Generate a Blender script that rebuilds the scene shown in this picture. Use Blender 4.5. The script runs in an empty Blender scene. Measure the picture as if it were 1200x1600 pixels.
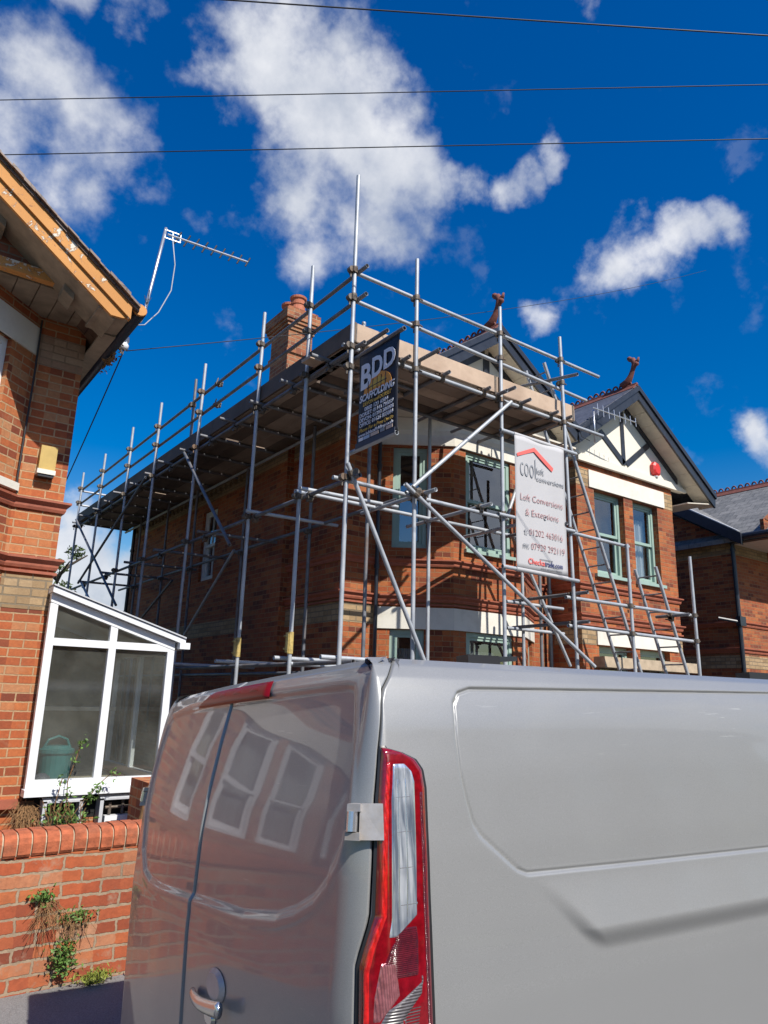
import bpy, bmesh, math, random
import numpy as np
from mathutils import Vector, Matrix
random.seed(7)
rng = np.random.default_rng(7)
S = bpy.context.scene
COL = S.collection
rad = math.radians

# ------------------------------------------------------------------ camera
cam = bpy.data.objects.new('camera', bpy.data.cameras.new('camera'))
COL.objects.link(cam)
cam.data.sensor_fit = 'HORIZONTAL'; cam.data.sensor_width = 36.0
cam.data.lens = 36.0 * 1129 / 1200
cam.data.clip_start = 0.05; cam.data.clip_end = 6000
RX = Vector((0.806, -0.592, 0.026)); RF = Vector((0.569, 0.785, 0.247))
RF.normalize(); RX = (RX - RF * RX.dot(RF)).normalized(); RU = RX.cross(RF)
m = Matrix.Identity(4)
for i in range(3):
    m[i][0] = RX[i]; m[i][1] = RU[i]; m[i][2] = -RF[i]
m[0][3], m[1][3], m[2][3] = 0, 0, 1.78
cam.matrix_world = m
S.camera = cam
S.render.resolution_x, S.render.resolution_y = 768, 1024

# ------------------------------------------------------------------ light
SUN_DIR = Vector((0.06, -1.0, 1.05)).normalized()
sun = bpy.data.objects.new('sun', bpy.data.lights.new('sun', 'SUN'))
sun.data.energy = 5.0; sun.data.angle = rad(0.5); sun.data.color = (1.0, 0.955, 0.88)
sun.rotation_euler = SUN_DIR.to_track_quat('Z', 'Y').to_euler()
COL.objects.link(sun)
S.view_settings.view_transform = 'Standard'; S.view_settings.look = 'None'
S.view_settings.exposure = 0.35; S.view_settings.gamma = 1.0
S.render.engine = 'CYCLES'
S.cycles.max_bounces = 8; S.cycles.transparent_max_bounces = 12

W = bpy.data.worlds.new('World'); S.world = W; W.use_nodes = True
wn, wl = W.node_tree.nodes, W.node_tree.links
wn.clear()
def wnode(t, **k):
    n = wn.new(t)
    for a, b in k.items(): setattr(n, a, b)
    return n
sky = wnode('ShaderNodeTexSky', sky_type='NISHITA')
sky.sun_disc = False
sky.sun_elevation = math.asin(SUN_DIR.z)
sky.sun_rotation = math.atan2(SUN_DIR.x, SUN_DIR.y)
sky.air_density = 1.35; sky.dust_density = 0.7; sky.ozone_density = 3.0
hs = wnode('ShaderNodeHueSaturation'); hs.inputs['Saturation'].default_value = 1.7
hs.inputs['Hue'].default_value = 0.516
hs.inputs['Value'].default_value = 2.0
wl.new(sky.outputs[0], hs.inputs['Color'])
tc = wnode('ShaderNodeTexCoord')
nz = wnode('ShaderNodeTexNoise'); nz.inputs['Scale'].default_value = 5.5
nz.inputs['Detail'].default_value = 7; nz.inputs['Roughness'].default_value = 0.6
wl.new(tc.outputs['Generated'], nz.inputs['Vector'])
sub = wnode('ShaderNodeVectorMath', operation='SUBTRACT'); sub.inputs[1].default_value = (.5, .5, .5)
wl.new(nz.outputs['Color'], sub.inputs[0])
sc_ = wnode('ShaderNodeVectorMath', operation='SCALE'); sc_.inputs['Scale'].default_value = 0.16
wl.new(sub.outputs[0], sc_.inputs[0])
addv = wnode('ShaderNodeVectorMath', operation='ADD')
wl.new(tc.outputs['Generated'], addv.inputs[0]); wl.new(sc_.outputs[0], addv.inputs[1])
CLOUDS = [  # direction, radius, density
    ((.255, .650, .715), .085, .8), ((.297, .615, .733), .085, .85), ((.285, .652, .70), .11, 1.0), ((.34, .60, .722), .075, .75), ((.335, .64, .69), .12, 1.08),
    ((.292, .687, .666), .06, .55), ((.335, .668, .666), .10, .95), ((.38, .62, .685), .11, 1.05), ((.395, .645, .655), .125, 1.08), ((.428, .60, .675), .085, .9), ((.35, .69, .633), .08, .75),
    ((.425, .645, .635), .12, 1.0), ((.455, .60, .655), .08, .85), ((.372, .697, .613), .09, .7), ((.41, .68, .605), .11, .78), ((.45, .665, .595), .10, .72), ((.41, .71, .572), .08, .55), ((.47, .675, .565), .07, .5),
    ((.475, .61, .635), .075, .75), ((.505, .588, .632), .05, .62), ((.534, .566, .628), .045, .64), ((.57, .534, .624), .042, .64), ((.592, .505, .628), .035, .52),
    ((.125, .775, .62), .11, .68), ((.075, .755, .65), .11, .62), ((.115, .80, .59), .10, .66), ((.05, .80, .60), .10, .62), ((.15, .77, .62), .07, .6),
    ((.698, .462, .545), .06, .72), ((.715, .435, .547), .062, .85), ((.730, .408, .550), .06, .9), ((.742, .382, .552), .05, .8), ((.722, .445, .53), .05, .7),
    ((.675, .565, .474), .05, .68), ((.66, .58, .478), .04, .55), ((.858, .41, .31), .05, .85), ((.87, .40, .29), .045, .7),
    ((.22, .955, .16), .09, 1.1), ((.27, .95, .15), .08, 1.1), ((.24, .96, .11), .10, 1.2), ((.33, .93, .12), .08, 1.0), ((.16, .97, .13), .10, 1.1),
    ((.529, .404, .747), .04, .6), ((.138, .68, .72), .055, .62), ((.07, .69, .72), .055, .62),
    ((.67, -.68, .27), .30, .95), ((.45, -.85, .3), .2, .6), ((-.5, -.4, .5), .2, .9), ((.3, -.75, .55), .2, .9), ((.75, -.5, .35), .2, .9), ((.5, -.6, .75), .16, .8)]  # first blob is out of view, added to lighten the bay window reflection
last = None
for c, r, dn in CLOUDS:
    cv = Vector(c).normalized()
    dist = wnode('ShaderNodeVectorMath', operation='DISTANCE'); dist.inputs[1].default_value = cv
    wl.new(addv.outputs[0], dist.inputs[0])
    mr = wnode('ShaderNodeMapRange', interpolation_type='SMOOTHSTEP')
    mr.inputs['From Min'].default_value = r * 1.08; mr.inputs['From Max'].default_value = r * 0.1
    mr.inputs['To Min'].default_value = 0; mr.inputs['To Max'].default_value = dn
    wl.new(dist.outputs['Value'], mr.inputs['Value'])
    if last is None: last = mr.outputs[0]
    else:
        mx = wnode('ShaderNodeMath', operation='MAXIMUM')
        wl.new(last, mx.inputs[0]); wl.new(mr.outputs[0], mx.inputs[1]); last = mx.outputs[0]
nz2 = wnode('ShaderNodeTexNoise'); nz2.inputs['Scale'].default_value = 13
nz2.inputs['Detail'].default_value = 8; nz2.inputs['Roughness'].default_value = 0.56
wl.new(tc.outputs['Generated'], nz2.inputs['Vector'])
n2 = wnode('ShaderNodeMapRange'); n2.inputs['From Min'].default_value = .32; n2.inputs['From Max'].default_value = .68
n2.inputs['To Min'].default_value = -.42; n2.inputs['To Max'].default_value = .24
wl.new(nz2.outputs['Fac'], n2.inputs['Value'])
ad = wnode('ShaderNodeMath', operation='ADD'); wl.new(last, ad.inputs[0]); wl.new(n2.outputs[0], ad.inputs[1])
cm = wnode('ShaderNodeMapRange', interpolation_type='SMOOTHSTEP')
cm.inputs['From Min'].default_value = 0.08; cm.inputs['From Max'].default_value = .92
cm.inputs['To Max'].default_value = 0.93
wl.new(ad.outputs[0], cm.inputs['Value'])
ccol = wnode('ShaderNodeMix', data_type='RGBA')
ccol.inputs['A'].default_value = (8.5, 9.4, 11.2, 1); ccol.inputs['B'].default_value = (16.5, 16.6, 17.0, 1)
cr = wnode('ShaderNodeMapRange'); cr.inputs['From Min'].default_value = .35; cr.inputs['From Max'].default_value = .62
wl.new(nz.outputs['Fac'], cr.inputs['Value']); wl.new(cr.outputs[0], ccol.inputs['Factor'])
mixc = wnode('ShaderNodeMix', data_type='RGBA')
wl.new(cm.outputs[0], mixc.inputs['Factor']); wl.new(hs.outputs[0], mixc.inputs['A']); wl.new(ccol.outputs['Result'], mixc.inputs['B'])
bg = wnode('ShaderNodeBackground'); bg.inputs['Strength'].default_value = 0.046
wl.new(mixc.outputs['Result'], bg.inputs['Color'])
wo = wnode('ShaderNodeOutputWorld'); wl.new(bg.outputs[0], wo.inputs['Surface'])

# ------------------------------------------------------------------ materials
class NT:
    def __init__(s, name):
        s.m = bpy.data.materials.new(name); s.m.use_nodes = True
        s.n = s.m.node_tree.nodes; s.l = s.m.node_tree.links
        s.p = s.n['Principled BSDF']
    def add(s, t, **k):
        n = s.n.new(t)
        for a, b in k.items():
            if a.startswith('_'): n.inputs[a[1:].replace('_', ' ')].default_value = b
            else: setattr(n, a, b)
        return n
    def link(s, a, b): s.l.new(a, b)
    def obj(s):
        if not hasattr(s, 'tc'): s.tc = s.add('ShaderNodeTexCoord')
        return s.tc.outputs['Object']
    def uv(s):
        if not hasattr(s, 'tc'): s.tc = s.add('ShaderNodeTexCoord')
        return s.tc.outputs['UV']
    def noise(s, scale, detail=4, rough=.55, vec=None):
        n = s.add('ShaderNodeTexNoise', _Scale=scale, _Detail=detail, _Roughness=rough)
        s.link(vec or s.obj(), n.inputs['Vector']); return n
    def mix(s, f, a, b, blend='MIX'):
        n = s.add('ShaderNodeMix', data_type='RGBA', blend_type=blend)
        for sock, v in (('Factor', f), ('A', a), ('B', b)):
            i = n.inputs[sock] if sock != 'Factor' else n.inputs[0]
            if sock == 'A': i = n.inputs[6]
            if sock == 'B': i = n.inputs[7]
            if hasattr(v, 'links'): s.link(v, i)
            elif isinstance(v, (int, float)): i.default_value = v
            else: i.default_value = (*v, 1) if len(v) == 3 else v
        return n.outputs[2]
    def rng(s, v, a, b, c=0, d=1):
        n = s.add('ShaderNodeMapRange'); s.link(v, n.inputs[0])
        for i, x in enumerate((a, b, c, d)): n.inputs[i + 1].default_value = x
        return n.outputs[0]
    def bump(s, h, strength=.3, dist=.01):
        b = s.add('ShaderNodeBump', _Strength=strength, _Distance=dist)
        s.link(h, b.inputs['Height']); s.link(b.outputs[0], s.p.inputs['Normal']); return b
    def set(s, **k):
        for a, b in k.items():
            i = s.p.inputs[a.replace('_', ' ')]
            if hasattr(b, 'links'): s.link(b, i)
            elif isinstance(b, tuple): i.default_value = (*b, 1) if len(b) == 3 else b
            else: i.default_value = b
        return s

def brick_mat(name, cols, mortar, weather=.3, bw=.225, rh=.075, ms=.008, soot=(.05, .04, .035), rough_edge=.012, pal=.3):
    t = NT(name)
    uv = t.uv()
    wob = t.noise(3.0, 2, .5); wob2 = t.noise(35.0, 2, .6)      # courses and arrises are never quite straight
    def off(n, k):
        ws = t.add('ShaderNodeVectorMath', operation='SUBTRACT'); ws.inputs[1].default_value = (.5, .5, .5); t.link(n.outputs['Color'], ws.inputs[0])
        wc = t.add('ShaderNodeVectorMath', operation='SCALE'); wc.inputs['Scale'].default_value = k; t.link(ws.outputs[0], wc.inputs[0]); return wc.outputs[0]
    wv = t.add('ShaderNodeVectorMath', operation='ADD'); t.link(uv, wv.inputs[0]); t.link(off(wob, rough_edge), wv.inputs[1])
    wv2 = t.add('ShaderNodeVectorMath', operation='ADD'); t.link(wv.outputs[0], wv2.inputs[0]); t.link(off(wob2, rough_edge*.55), wv2.inputs[1])
    b1 = t.add('ShaderNodeTexBrick', _Scale=1.0, _Mortar_Size=ms, _Mortar_Smooth=.2, _Bias=0.0, _Brick_Width=bw, _Row_Height=rh)
    b1.offset = .5; t.link(wv2.outputs[0], b1.inputs['Vector'])
    # one random number per brick
    sp = t.add('ShaderNodeSeparateXYZ'); t.link(wv2.outputs[0], sp.inputs[0])
    def m(op, x, y=None):
        n = t.add('ShaderNodeMath', operation=op)
        for i, v in enumerate((x, y)):
            if v is None: continue
            if hasattr(v, 'links'): t.link(v, n.inputs[i])
            else: n.inputs[i].default_value = v
        return n.outputs[0]
    row = m('FLOOR', m('DIVIDE', sp.outputs[1], rh)); par = m('MODULO', m('ABSOLUTE', row), 2.0)
    colm = m('FLOOR', m('DIVIDE', m('ADD', sp.outputs[0], m('MULTIPLY', par, bw*.5)), bw))
    cb = t.add('ShaderNodeCombineXYZ'); t.link(colm, cb.inputs[0]); t.link(row, cb.inputs[1])
    wn_ = t.add('ShaderNodeTexWhiteNoise', noise_dimensions='2D'); t.link(cb.outputs[0], wn_.inputs['Vector'])
    rp = t.add('ShaderNodeValToRGB'); rp.color_ramp.interpolation = 'LINEAR'; e = rp.color_ramp.elements
    for i, c in enumerate(cols):
        el = e[i] if i < 2 else e.new(1.0)
        el.position = i/(len(cols)-1); el.color = (*c, 1)
    t.link(wn_.outputs['Value'], rp.inputs[0])
    col = rp.outputs[0]
    fine = t.noise(28, 5, .7); col = t.mix(t.rng(fine.outputs['Fac'], .35, .75, 0, .4), col, tuple(x * .5 for x in cols[0]))
    pale = t.noise(7, 5, .7); col = t.mix(t.rng(pale.outputs['Fac'], .58, .8, 0, pal), col, tuple(min(1, x * 1.2 + .04) for x in mortar))
    mc = t.mix(t.rng(fine.outputs['Fac'], .3, .7), tuple(x*.7 for x in mortar), tuple(min(1, x*1.15) for x in mortar))
    col = t.mix(b1.outputs['Fac'], col, mc)
    big = t.noise(.9, 4, .6); col = t.mix(t.rng(big.outputs['Fac'], .45, .75, 0, weather), col, soot)
    t.set(Base_Color=col, Roughness=.9)
    inv = m('SUBTRACT', 1.0, b1.outputs['Fac'])
    hm = m('ADD', inv, m('MULTIPLY', fine.outputs['Fac'], .5))
    t.bump(hm, .8, .009)
    return t.m
def paint(name, c, rough=.5, var=.12, scale=9, dirt=None, bump=.1, **k):
    t = NT(name); n = t.noise(scale, 5, .6)
    col = t.mix(t.rng(n.outputs['Fac'], .3, .7, 0, 1), tuple(x * (1 - var) for x in c), tuple(min(1, x * (1 + var)) for x in c))
    if dirt:
        d = t.noise(2.3, 6, .7); col = t.mix(t.rng(d.outputs['Fac'], .5, .72, 0, .7), col, dirt)
    t.set(Base_Color=col, Roughness=rough, **k)
    if bump: t.bump(n.outputs['Fac'], bump, .01)
    return t.m
def plain(name, c, rough=.5, **k):
    t = NT(name); n = t.noise(6, 3); col = t.mix(t.rng(n.outputs['Fac'], .3, .7), tuple(x * .97 for x in c), tuple(min(1, x * 1.02) for x in c))
    t.set(Base_Color=col, Roughness=rough, **k); return t.m
MT = {}
MT['brick'] = brick_mat('red_brick', [(.16,.036,.016), (.34,.080,.024), (.40,.105,.030), (.45,.145,.042)], (.32,.18,.085), .42, ms=.006)
MT['brick_left'] = brick_mat('orange_brick', [(.19,.042,.018), (.38,.092,.028), (.44,.115,.034), (.47,.15,.046), (.47,.22,.10)], (.44,.28,.15), .2, ms=.007)
MT['brick_wall'] = brick_mat('garden_brick', [(.20,.045,.02), (.38,.08,.028), (.43,.10,.034), (.48,.14,.045), (.46,.23,.13)], (.36,.26,.17), .45, ms=.008, rough_edge=.036, pal=.7)
MT['brick_pale'] = brick_mat('pale_pink_brick', [(.34,.20,.13), (.42,.27,.18), (.46,.31,.21)], (.30,.20,.13), .2)
MT['brick_shaded'] = brick_mat('shaded_brick', [(.16,.05,.03), (.24,.08,.045), (.28,.095,.05)], (.20,.15,.11), .35)  # darkened brick for the left gable, its shade put into the colour
MT['brick_yellow'] = brick_mat('buff_brick', [(.28,.18,.09), (.40,.27,.14), (.46,.32,.18)], (.22,.17,.11), .2)
MT['brick_chim'] = brick_mat('chimney_brick', [(.20,.06,.03), (.36,.12,.05), (.42,.17,.075)], (.36,.25,.15), .3)
MT['render'] = paint('cream_render', (.68, .64, .55), .8, .03, 30, bump=.35)
MT['lintel'] = paint('cream_painted_stone', (.68, .65, .57), .75, .05, 5, dirt=(.52, .48, .40), bump=.15)
MT['sage'] = paint('sage_green_paint', (.29, .40, .345), .38, .06, 6, bump=0)
MT['white_pvc'] = plain('white_plastic', (.70, .71, .72), .3)
MT['white_paint'] = paint('old_white_paint', (.7, .7, .66), .6, .08, 10, dirt=(.35, .3, .22))
MT['black_gloss'] = paint('black_gloss_paint', (.022, .026, .036), .35, .25, 8, bump=.05)
MT['terracotta'] = paint('terracotta', (.40, .13, .07), .8, .2, 14, bump=.3)
MT['crest'] = paint('dark_red_clay', (.17, .055, .04), .8, .25, 16, bump=.3)
MT['string'] = paint('moulded_red_clay', (.30, .085, .045), .75, .2, 12, bump=.2)
MT['stone'] = paint('pale_stone', (.42, .33, .23), .9, .2, 8, bump=.3)
MT['soffit'] = paint('cream_boarding', (.62, .56, .46), .7, .08, 8, bump=.05)
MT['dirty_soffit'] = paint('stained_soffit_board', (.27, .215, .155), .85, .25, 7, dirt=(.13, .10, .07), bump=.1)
MT['black_plastic'] = plain('black_plastic', (.018, .018, .02), .4)
MT['dark'] = plain('gap_shade', (.01, .01, .01), .9)  # near-black colour stands in for the shade inside gaps and holes
MT['lead'] = paint('lead_flashing', (.45, .46, .48), .5, .1, 10)
MT['curtain'] = paint('white_net_curtain', (.55, .55, .53), .9, .06, 12)
MT['blind'] = paint('pale_blind', (.6, .62, .62), .8, .04, 12)
MT['room'] = plain('dark_room', (.06, .055, .05), .9)
MT['cable'] = plain('black_cable', (.02, .02, .022), .6)
MT['grey_cable'] = plain('pale_cable', (.35, .38, .42), .6)
MT['alu'] = paint('aluminium', (.62, .63, .65), .35, .08, 20, Metallic=.8, bump=0)
MT['red_plastic'] = plain('red_plastic', (.60, .035, .03), .35)
MT['white_text'] = plain('white_print', (.74, .74, .78), .6)
MT['yellow_text'] = plain('gold_print', (.65, .40, .06), .6)
MT['orange'] = plain('orange_print', (.75, .30, .04), .6)
MT['banner_black'] = paint('black_banner_cloth', (.018, .018, .024), .55, .15, 7, bump=.15)
MT['banner_grey'] = plain('dark_grey_hem', (.06, .065, .085), .6)
MT['banner_white'] = paint('white_banner_cloth', (.44, .432, .437), .7, .02, 4, bump=.2)
MT['red_text'] = plain('faded_red_print', (.43, .24, .24), .6)
MT['red_logo'] = plain('red_print', (.72, .13, .11), .6)
MT['grey_text'] = plain('grey_print', (.27, .28, .30), .6)
MT['navy_text'] = plain('navy_print', (.05, .06, .16), .6)
MT['pale_print'] = plain('pale_print', (.6, .45, .36), .6)
MT['blue_print'] = plain('pale_blue_print', (.4, .5, .62), .6)

def mk_glass(name, tint, rough, base, alpha_mix):
    t = NT(name); o = t.n['Material Output']
    tr = t.add('ShaderNodeBsdfTransparent'); tr.inputs[0].default_value = (*tint, 1)
    gl = t.add('ShaderNodeBsdfGlossy'); gl.inputs['Roughness'].default_value = rough; gl.inputs[0].default_value = (.92, .95, 1, 1)
    w = t.noise(1.2, 2); bp = t.add('ShaderNodeBump', _Strength=.06, _Distance=.05); t.link(w.outputs['Fac'], bp.inputs['Height']); t.link(bp.outputs[0], gl.inputs['Normal'])
    fr = t.add('ShaderNodeLayerWeight', _Blend=.5)      # same from both sides, so sunlight gets in
    pw = t.add('ShaderNodeMath', operation='POWER'); t.link(fr.outputs['Facing'], pw.inputs[0]); pw.inputs[1].default_value = 4.5
    f2 = t.rng(pw.outputs[0], 0, 1, base, 1)
    mx = t.add('ShaderNodeMixShader'); t.link(f2, mx.inputs[0]); t.link(tr.outputs[0], mx.inputs[1]); t.link(gl.outputs[0], mx.inputs[2])
    t.link(mx.outputs[0], o.inputs['Surface']); return t
MT['glass'] = mk_glass('window_glass', (.80, .85, .87), .01, .22, 0).m
def dusty_glass():
    t = mk_glass('dusty_glass', (.80, .83, .80), .05, .05, 0)
    o = t.n['Material Output']; prev = o.inputs['Surface'].links[0].from_socket
    df = t.add('ShaderNodeBsdfDiffuse'); df.inputs[0].default_value = (.30, .31, .27, 1)
    n = t.noise(2.2, 3, .5); k2 = t.noise(60, 3, .6); ad_ = t.add('ShaderNodeMath', operation='MULTIPLY_ADD'); t.link(k2.outputs['Fac'], ad_.inputs[0]); ad_.inputs[1].default_value = .25; t.link(n.outputs['Fac'], ad_.inputs[2])
    f = t.rng(ad_.outputs[0], .42, .85, .06, .24)
    mx = t.add('ShaderNodeMixShader'); t.link(f, mx.inputs[0]); t.link(prev, mx.inputs[1]); t.link(df.outputs[0], mx.inputs[2]); t.link(mx.outputs[0], o.inputs['Surface'])
    return t.m
MT['dusty_glass'] = dusty_glass()

def tube_mat():
    t = NT('galvanised_tube'); a = t.noise(3, 5, .65); b = t.noise(30, 4, .7)
    col = t.mix(t.rng(a.outputs['Fac'], .3, .7), (.30, .32, .35), (.50, .52, .54))
    col = t.mix(t.rng(b.outputs['Fac'], .62, .78, 0, .6), col, (.22, .15, .09))
    t.set(Base_Color=col, Metallic=.25, Roughness=.5); t.bump(b.outputs['Fac'], .15, .003); return t.m
MT['tube'] = tube_mat()
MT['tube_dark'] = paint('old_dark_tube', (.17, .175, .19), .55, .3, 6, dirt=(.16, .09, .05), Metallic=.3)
MT['coupler'] = paint('rusty_coupler', (.13, .11, .09), .6, .4, 25, dirt=(.25, .12, .05), Metallic=.4, bump=.3)
MT['yellow_steel'] = paint('yellow_painted_steel', (.5, .37, .12), .6, .3, 25, dirt=(.2, .13, .07), bump=.3)

def wood_mat(name, c1, c2, rough=.8):
    t = NT(name); mp = t.add('ShaderNodeMapping'); mp.inputs['Scale'].default_value = (1.3, 16, 16); t.link(t.uv(), mp.inputs['Vector'])
    n = t.noise(1, 6, .65, mp.outputs[0]); k = t.noise(2.2, 3)
    col = t.mix(t.rng(n.outputs['Fac'], .3, .7), c1, c2)
    col = t.mix(t.rng(k.outputs['Fac'], .45, .7, 0, .35), col, tuple(x * .55 for x in c1))
    t.set(Base_Color=col, Roughness=rough); t.bump(n.outputs['Fac'], .25, .004); return t.m
MT['board'] = wood_mat('scaffold_plank', (.36, .25, .175), (.60, .45, .33))
MT['brick_unit'] = paint('coping_brick', (.37, .10, .042), .92, .35, 22, dirt=(.20, .10, .06), bump=.8)
MT['board_mid'] = wood_mat('used_plank', (.22, .155, .11), (.38, .285, .21))
MT['board_old'] = wood_mat('weathered_plank', (.085, .060, .044), (.19, .135, .095))

def peel_mat():
    t = NT('peeling_orange_paint'); n = t.noise(7, 8, .75); n.inputs['Distortion'].default_value = .8
    k = t.noise(1.7, 3)
    col = t.mix(t.rng(k.outputs['Fac'], .3, .7), (.46, .20, .05), (.58, .27, .07))
    s = t.add('ShaderNodeMath', operation='ADD'); t.link(n.outputs['Fac'], s.inputs[0]); t.link(t.rng(k.outputs['Fac'], .3, .8, -.08, .10), s.inputs[1])
    f = t.rng(s.outputs[0], .555, .57); e = t.rng(s.outputs[0], .52, .55)
    col = t.mix(e, col, (.30, .12, .035)); col = t.mix(f, col, (.62, .57, .48))
    t.set(Base_Color=col, Roughness=.75); t.bump(f, .6, .004); return t.m
MT['peel'] = peel_mat()
def slate_mat(name, c1, c2, row=.19, wid=.28):
    t = NT(name)
    b = t.add('ShaderNodeTexBrick', _Scale=1.0, _Mortar_Size=.006, _Mortar_Smooth=.1, _Bias=0, _Brick_Width=wid, _Row_Height=row); b.offset = .5
    b.inputs['Color1'].default_value = (*c1, 1); b.inputs['Color2'].default_value = (*c2, 1); b.inputs['Mortar'].default_value = tuple(x * .3 for x in c1) + (1,)
    t.link(t.uv(), b.inputs['Vector'])
    n = t.noise(12, 6, .7); col = t.mix(t.rng(n.outputs['Fac'], .4, .75, 0, .4), b.outputs['Color'], tuple(min(1, x * 2 + .03) for x in c2))
    t.set(Base_Color=col, Roughness=.55)
    sv = t.add('ShaderNodeSeparateXYZ'); t.link(t.uv(), sv.inputs[0])
    md = t.add('ShaderNodeMath', operation='MODULO'); t.link(sv.outputs[1], md.inputs[0]); md.inputs[1].default_value = row
    mm = t.add('ShaderNodeMath', operation='MULTIPLY_ADD'); t.link(md.outputs[0], mm.inputs[0]); mm.inputs[1].default_value = -4; t.link(b.outputs['Fac'], mm.inputs[2]); 
    t.bump(mm.outputs[0], -.6, .015); return t.m
MT['slate'] = slate_mat('blue_slate', (.055, .058, .075), (.085, .09, .11))
MT['slate_grey'] = slate_mat('grey_slate', (.11, .11, .105), (.19, .185, .175))
MT['tile_old'] = slate_mat('old_clay_tile', (.10, .06, .045), (.16, .10, .07), .12, .17)

def asphalt(name, c, sp=.5):
    t = NT(name); n = t.noise(140, 3, .7); b = t.noise(1.5, 5); g = t.noise(45, 4, .7)
    col = t.mix(t.rng(n.outputs['Fac'], .35, .7), tuple(x * .7 for x in c), tuple(x * 1.5 for x in c))
    col = t.mix(t.rng(b.outputs['Fac'], .4, .7, 0, .4), col, tuple(x * 1.6 for x in c))
    col = t.mix(t.rng(g.outputs['Fac'], .66, .74, 0, sp), col, (.32, .30, .26))
    t.set(Base_Color=col, Roughness=.9); t.bump(n.outputs['Fac'], .5, .004); return t.m
MT['asphalt'] = asphalt('asphalt', (.05, .05, .052), .1)
MT['pavement'] = asphalt('pavement_tarmac', (.16, .155, .15), .6)
MT['concrete'] = asphalt('concrete', (.20, .19, .175), .2)
MT['yard'] = asphalt('dark_tarmac', (.055, .052, .05), .2)
MT['grass'] = paint('grass', (.06, .10, .03), .95, .4, 3)

def car_paint():
    t = NT('silver_metallic_paint'); fl = t.noise(900, 2, .6); d = t.noise(2.0, 6, .7); d2 = t.noise(9, 6, .75)
    col = t.mix(t.rng(fl.outputs['Fac'], .35, .65), (.245, .248, .246), (.315, .318, .315))
    col = t.mix(t.rng(d2.outputs['Fac'], .62, .8, 0, .22), col, (.30, .28, .25))
    mp = t.add('ShaderNodeMapping'); mp.inputs['Scale'].default_value = (5, 5, 90); mp.inputs['Rotation'].default_value = (0, .12, 0); t.link(t.obj(), mp.inputs['Vector'])
    scr = t.noise(1, 3, .6, mp.outputs[0]); patchy = t.noise(3.1, 2); both = t.add('ShaderNodeMath', operation='MULTIPLY'); t.link(t.rng(scr.outputs['Fac'], .66, .70), both.inputs[0]); t.link(t.rng(patchy.outputs['Fac'], .55, .68), both.inputs[1])
    sm = t.add('ShaderNodeMath', operation='MULTIPLY'); t.link(both.outputs[0], sm.inputs[0]); sm.inputs[1].default_value = .45
    col = t.mix(sm.outputs[0], col, (.55, .55, .53))
    rg = t.rng(d.outputs['Fac'], .35, .7, .33, .44)
    t.set(Base_Color=col, Metallic=.30, Roughness=rg, Specular_IOR_Level=.2, Coat_Weight=.6, Coat_Roughness=.035, Coat_IOR=1.5)
    return t.m
MT['van'] = car_paint()
def lens(name, c, ribs=0, rough=.1, spec=.5, metallic=0.0, axis='X', noise=0):
    t = NT(name); col = c
    n = t.noise(60, 4, .7)
    col = t.mix(t.rng(n.outputs['Fac'], .35, .7), tuple(x * .65 for x in c), tuple(min(1, x * 1.25) for x in c))
    if noise:
        v = t.add('ShaderNodeTexVoronoi', _Scale=noise); t.link(t.obj(), v.inputs['Vector'])
        col = t.mix(t.rng(v.outputs['Distance'], .0, .5), (.75, .68, .68), col)
    t.set(Base_Color=col, Roughness=rough, Metallic=metallic, Coat_Weight=1.0, Coat_Roughness=.03)
    if ribs:
        w = t.add('ShaderNodeTexWave', _Scale=ribs, _Distortion=0.0); w.bands_direction = axis; t.link(t.uv(), w.inputs['Vector'])
        t.bump(w.outputs['Fac'], .5, .003)
    return t.m
MT['lens_red'] = lens('red_lens', (.20, .003, .008), 0, .12)
MT['lens_bright'] = lens('bright_red_lens', (.55, .012, .012), 60, .12)
MT['lens_dark'] = lens('dark_red_lens', (.10, .005, .010), 90, .12, axis='Y')
def streak_lens():
    t = NT('clear_lens'); mp = t.add('ShaderNodeMapping'); mp.inputs['Scale'].default_value = (70, 70, 3); t.link(t.obj(), mp.inputs['Vector'])
    n = t.noise(1, 4, .6, mp.outputs[0]); g = t.noise(14, 2)
    col = t.mix(t.rng(n.outputs['Fac'], .38, .62), (.22, .27, .34), (.80, .85, .90)); col = t.mix(t.rng(g.outputs['Fac'], .5, .7, 0, .5), col, (.16, .20, .27))
    t.set(Base_Color=col, Metallic=.6, Roughness=.16, Coat_Weight=1.0, Coat_Roughness=.03); t.bump(n.outputs['Fac'], .4, .003); return t.m
MT['lens_clear'] = streak_lens()
MT['lens_brake'] = plain('brake_lens', (.17, .004, .008), .35, Specular_IOR_Level=.25)
MT['lens_chrome'] = lens('chrome_reflector', (.55, .20, .22), 90, .2, metallic=.6)
MT['lens_smoke'] = lens('smoked_lens', (.10, .09, .095), 60, .3, axis='Y')
MT['chrome'] = plain('dull_chrome', (.62, .63, .64), .22, Metallic=.85)
MT['hinge'] = paint('grey_painted_hinge', (.42, .41, .41), .45, .1, 30, dirt=(.28, .2, .1), Metallic=.3)
MT['leaf'] = paint('green_leaf', (.09, .17, .03), .6, .4, 30, bump=0)
MT['leaf_y'] = paint('yellow_green_leaf', (.22, .25, .04), .6, .4, 30, bump=0)
MT['leaf_dry'] = paint('dried_stem', (.22, .12, .05), .9, .4, 30, bump=0)
MT['leaf_tree'] = paint('tree_leaf', (.06, .09, .025), .6, .4, 4, bump=0)
MT['bark'] = paint('bark', (.10, .075, .05), .9, .3, 20, bump=.5)
MT['teal'] = paint('teal_plastic', (.03, .15, .15), .5, .2, 6)
MT['rubber'] = plain('tyre_rubber', (.02, .02, .02), .8)
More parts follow.
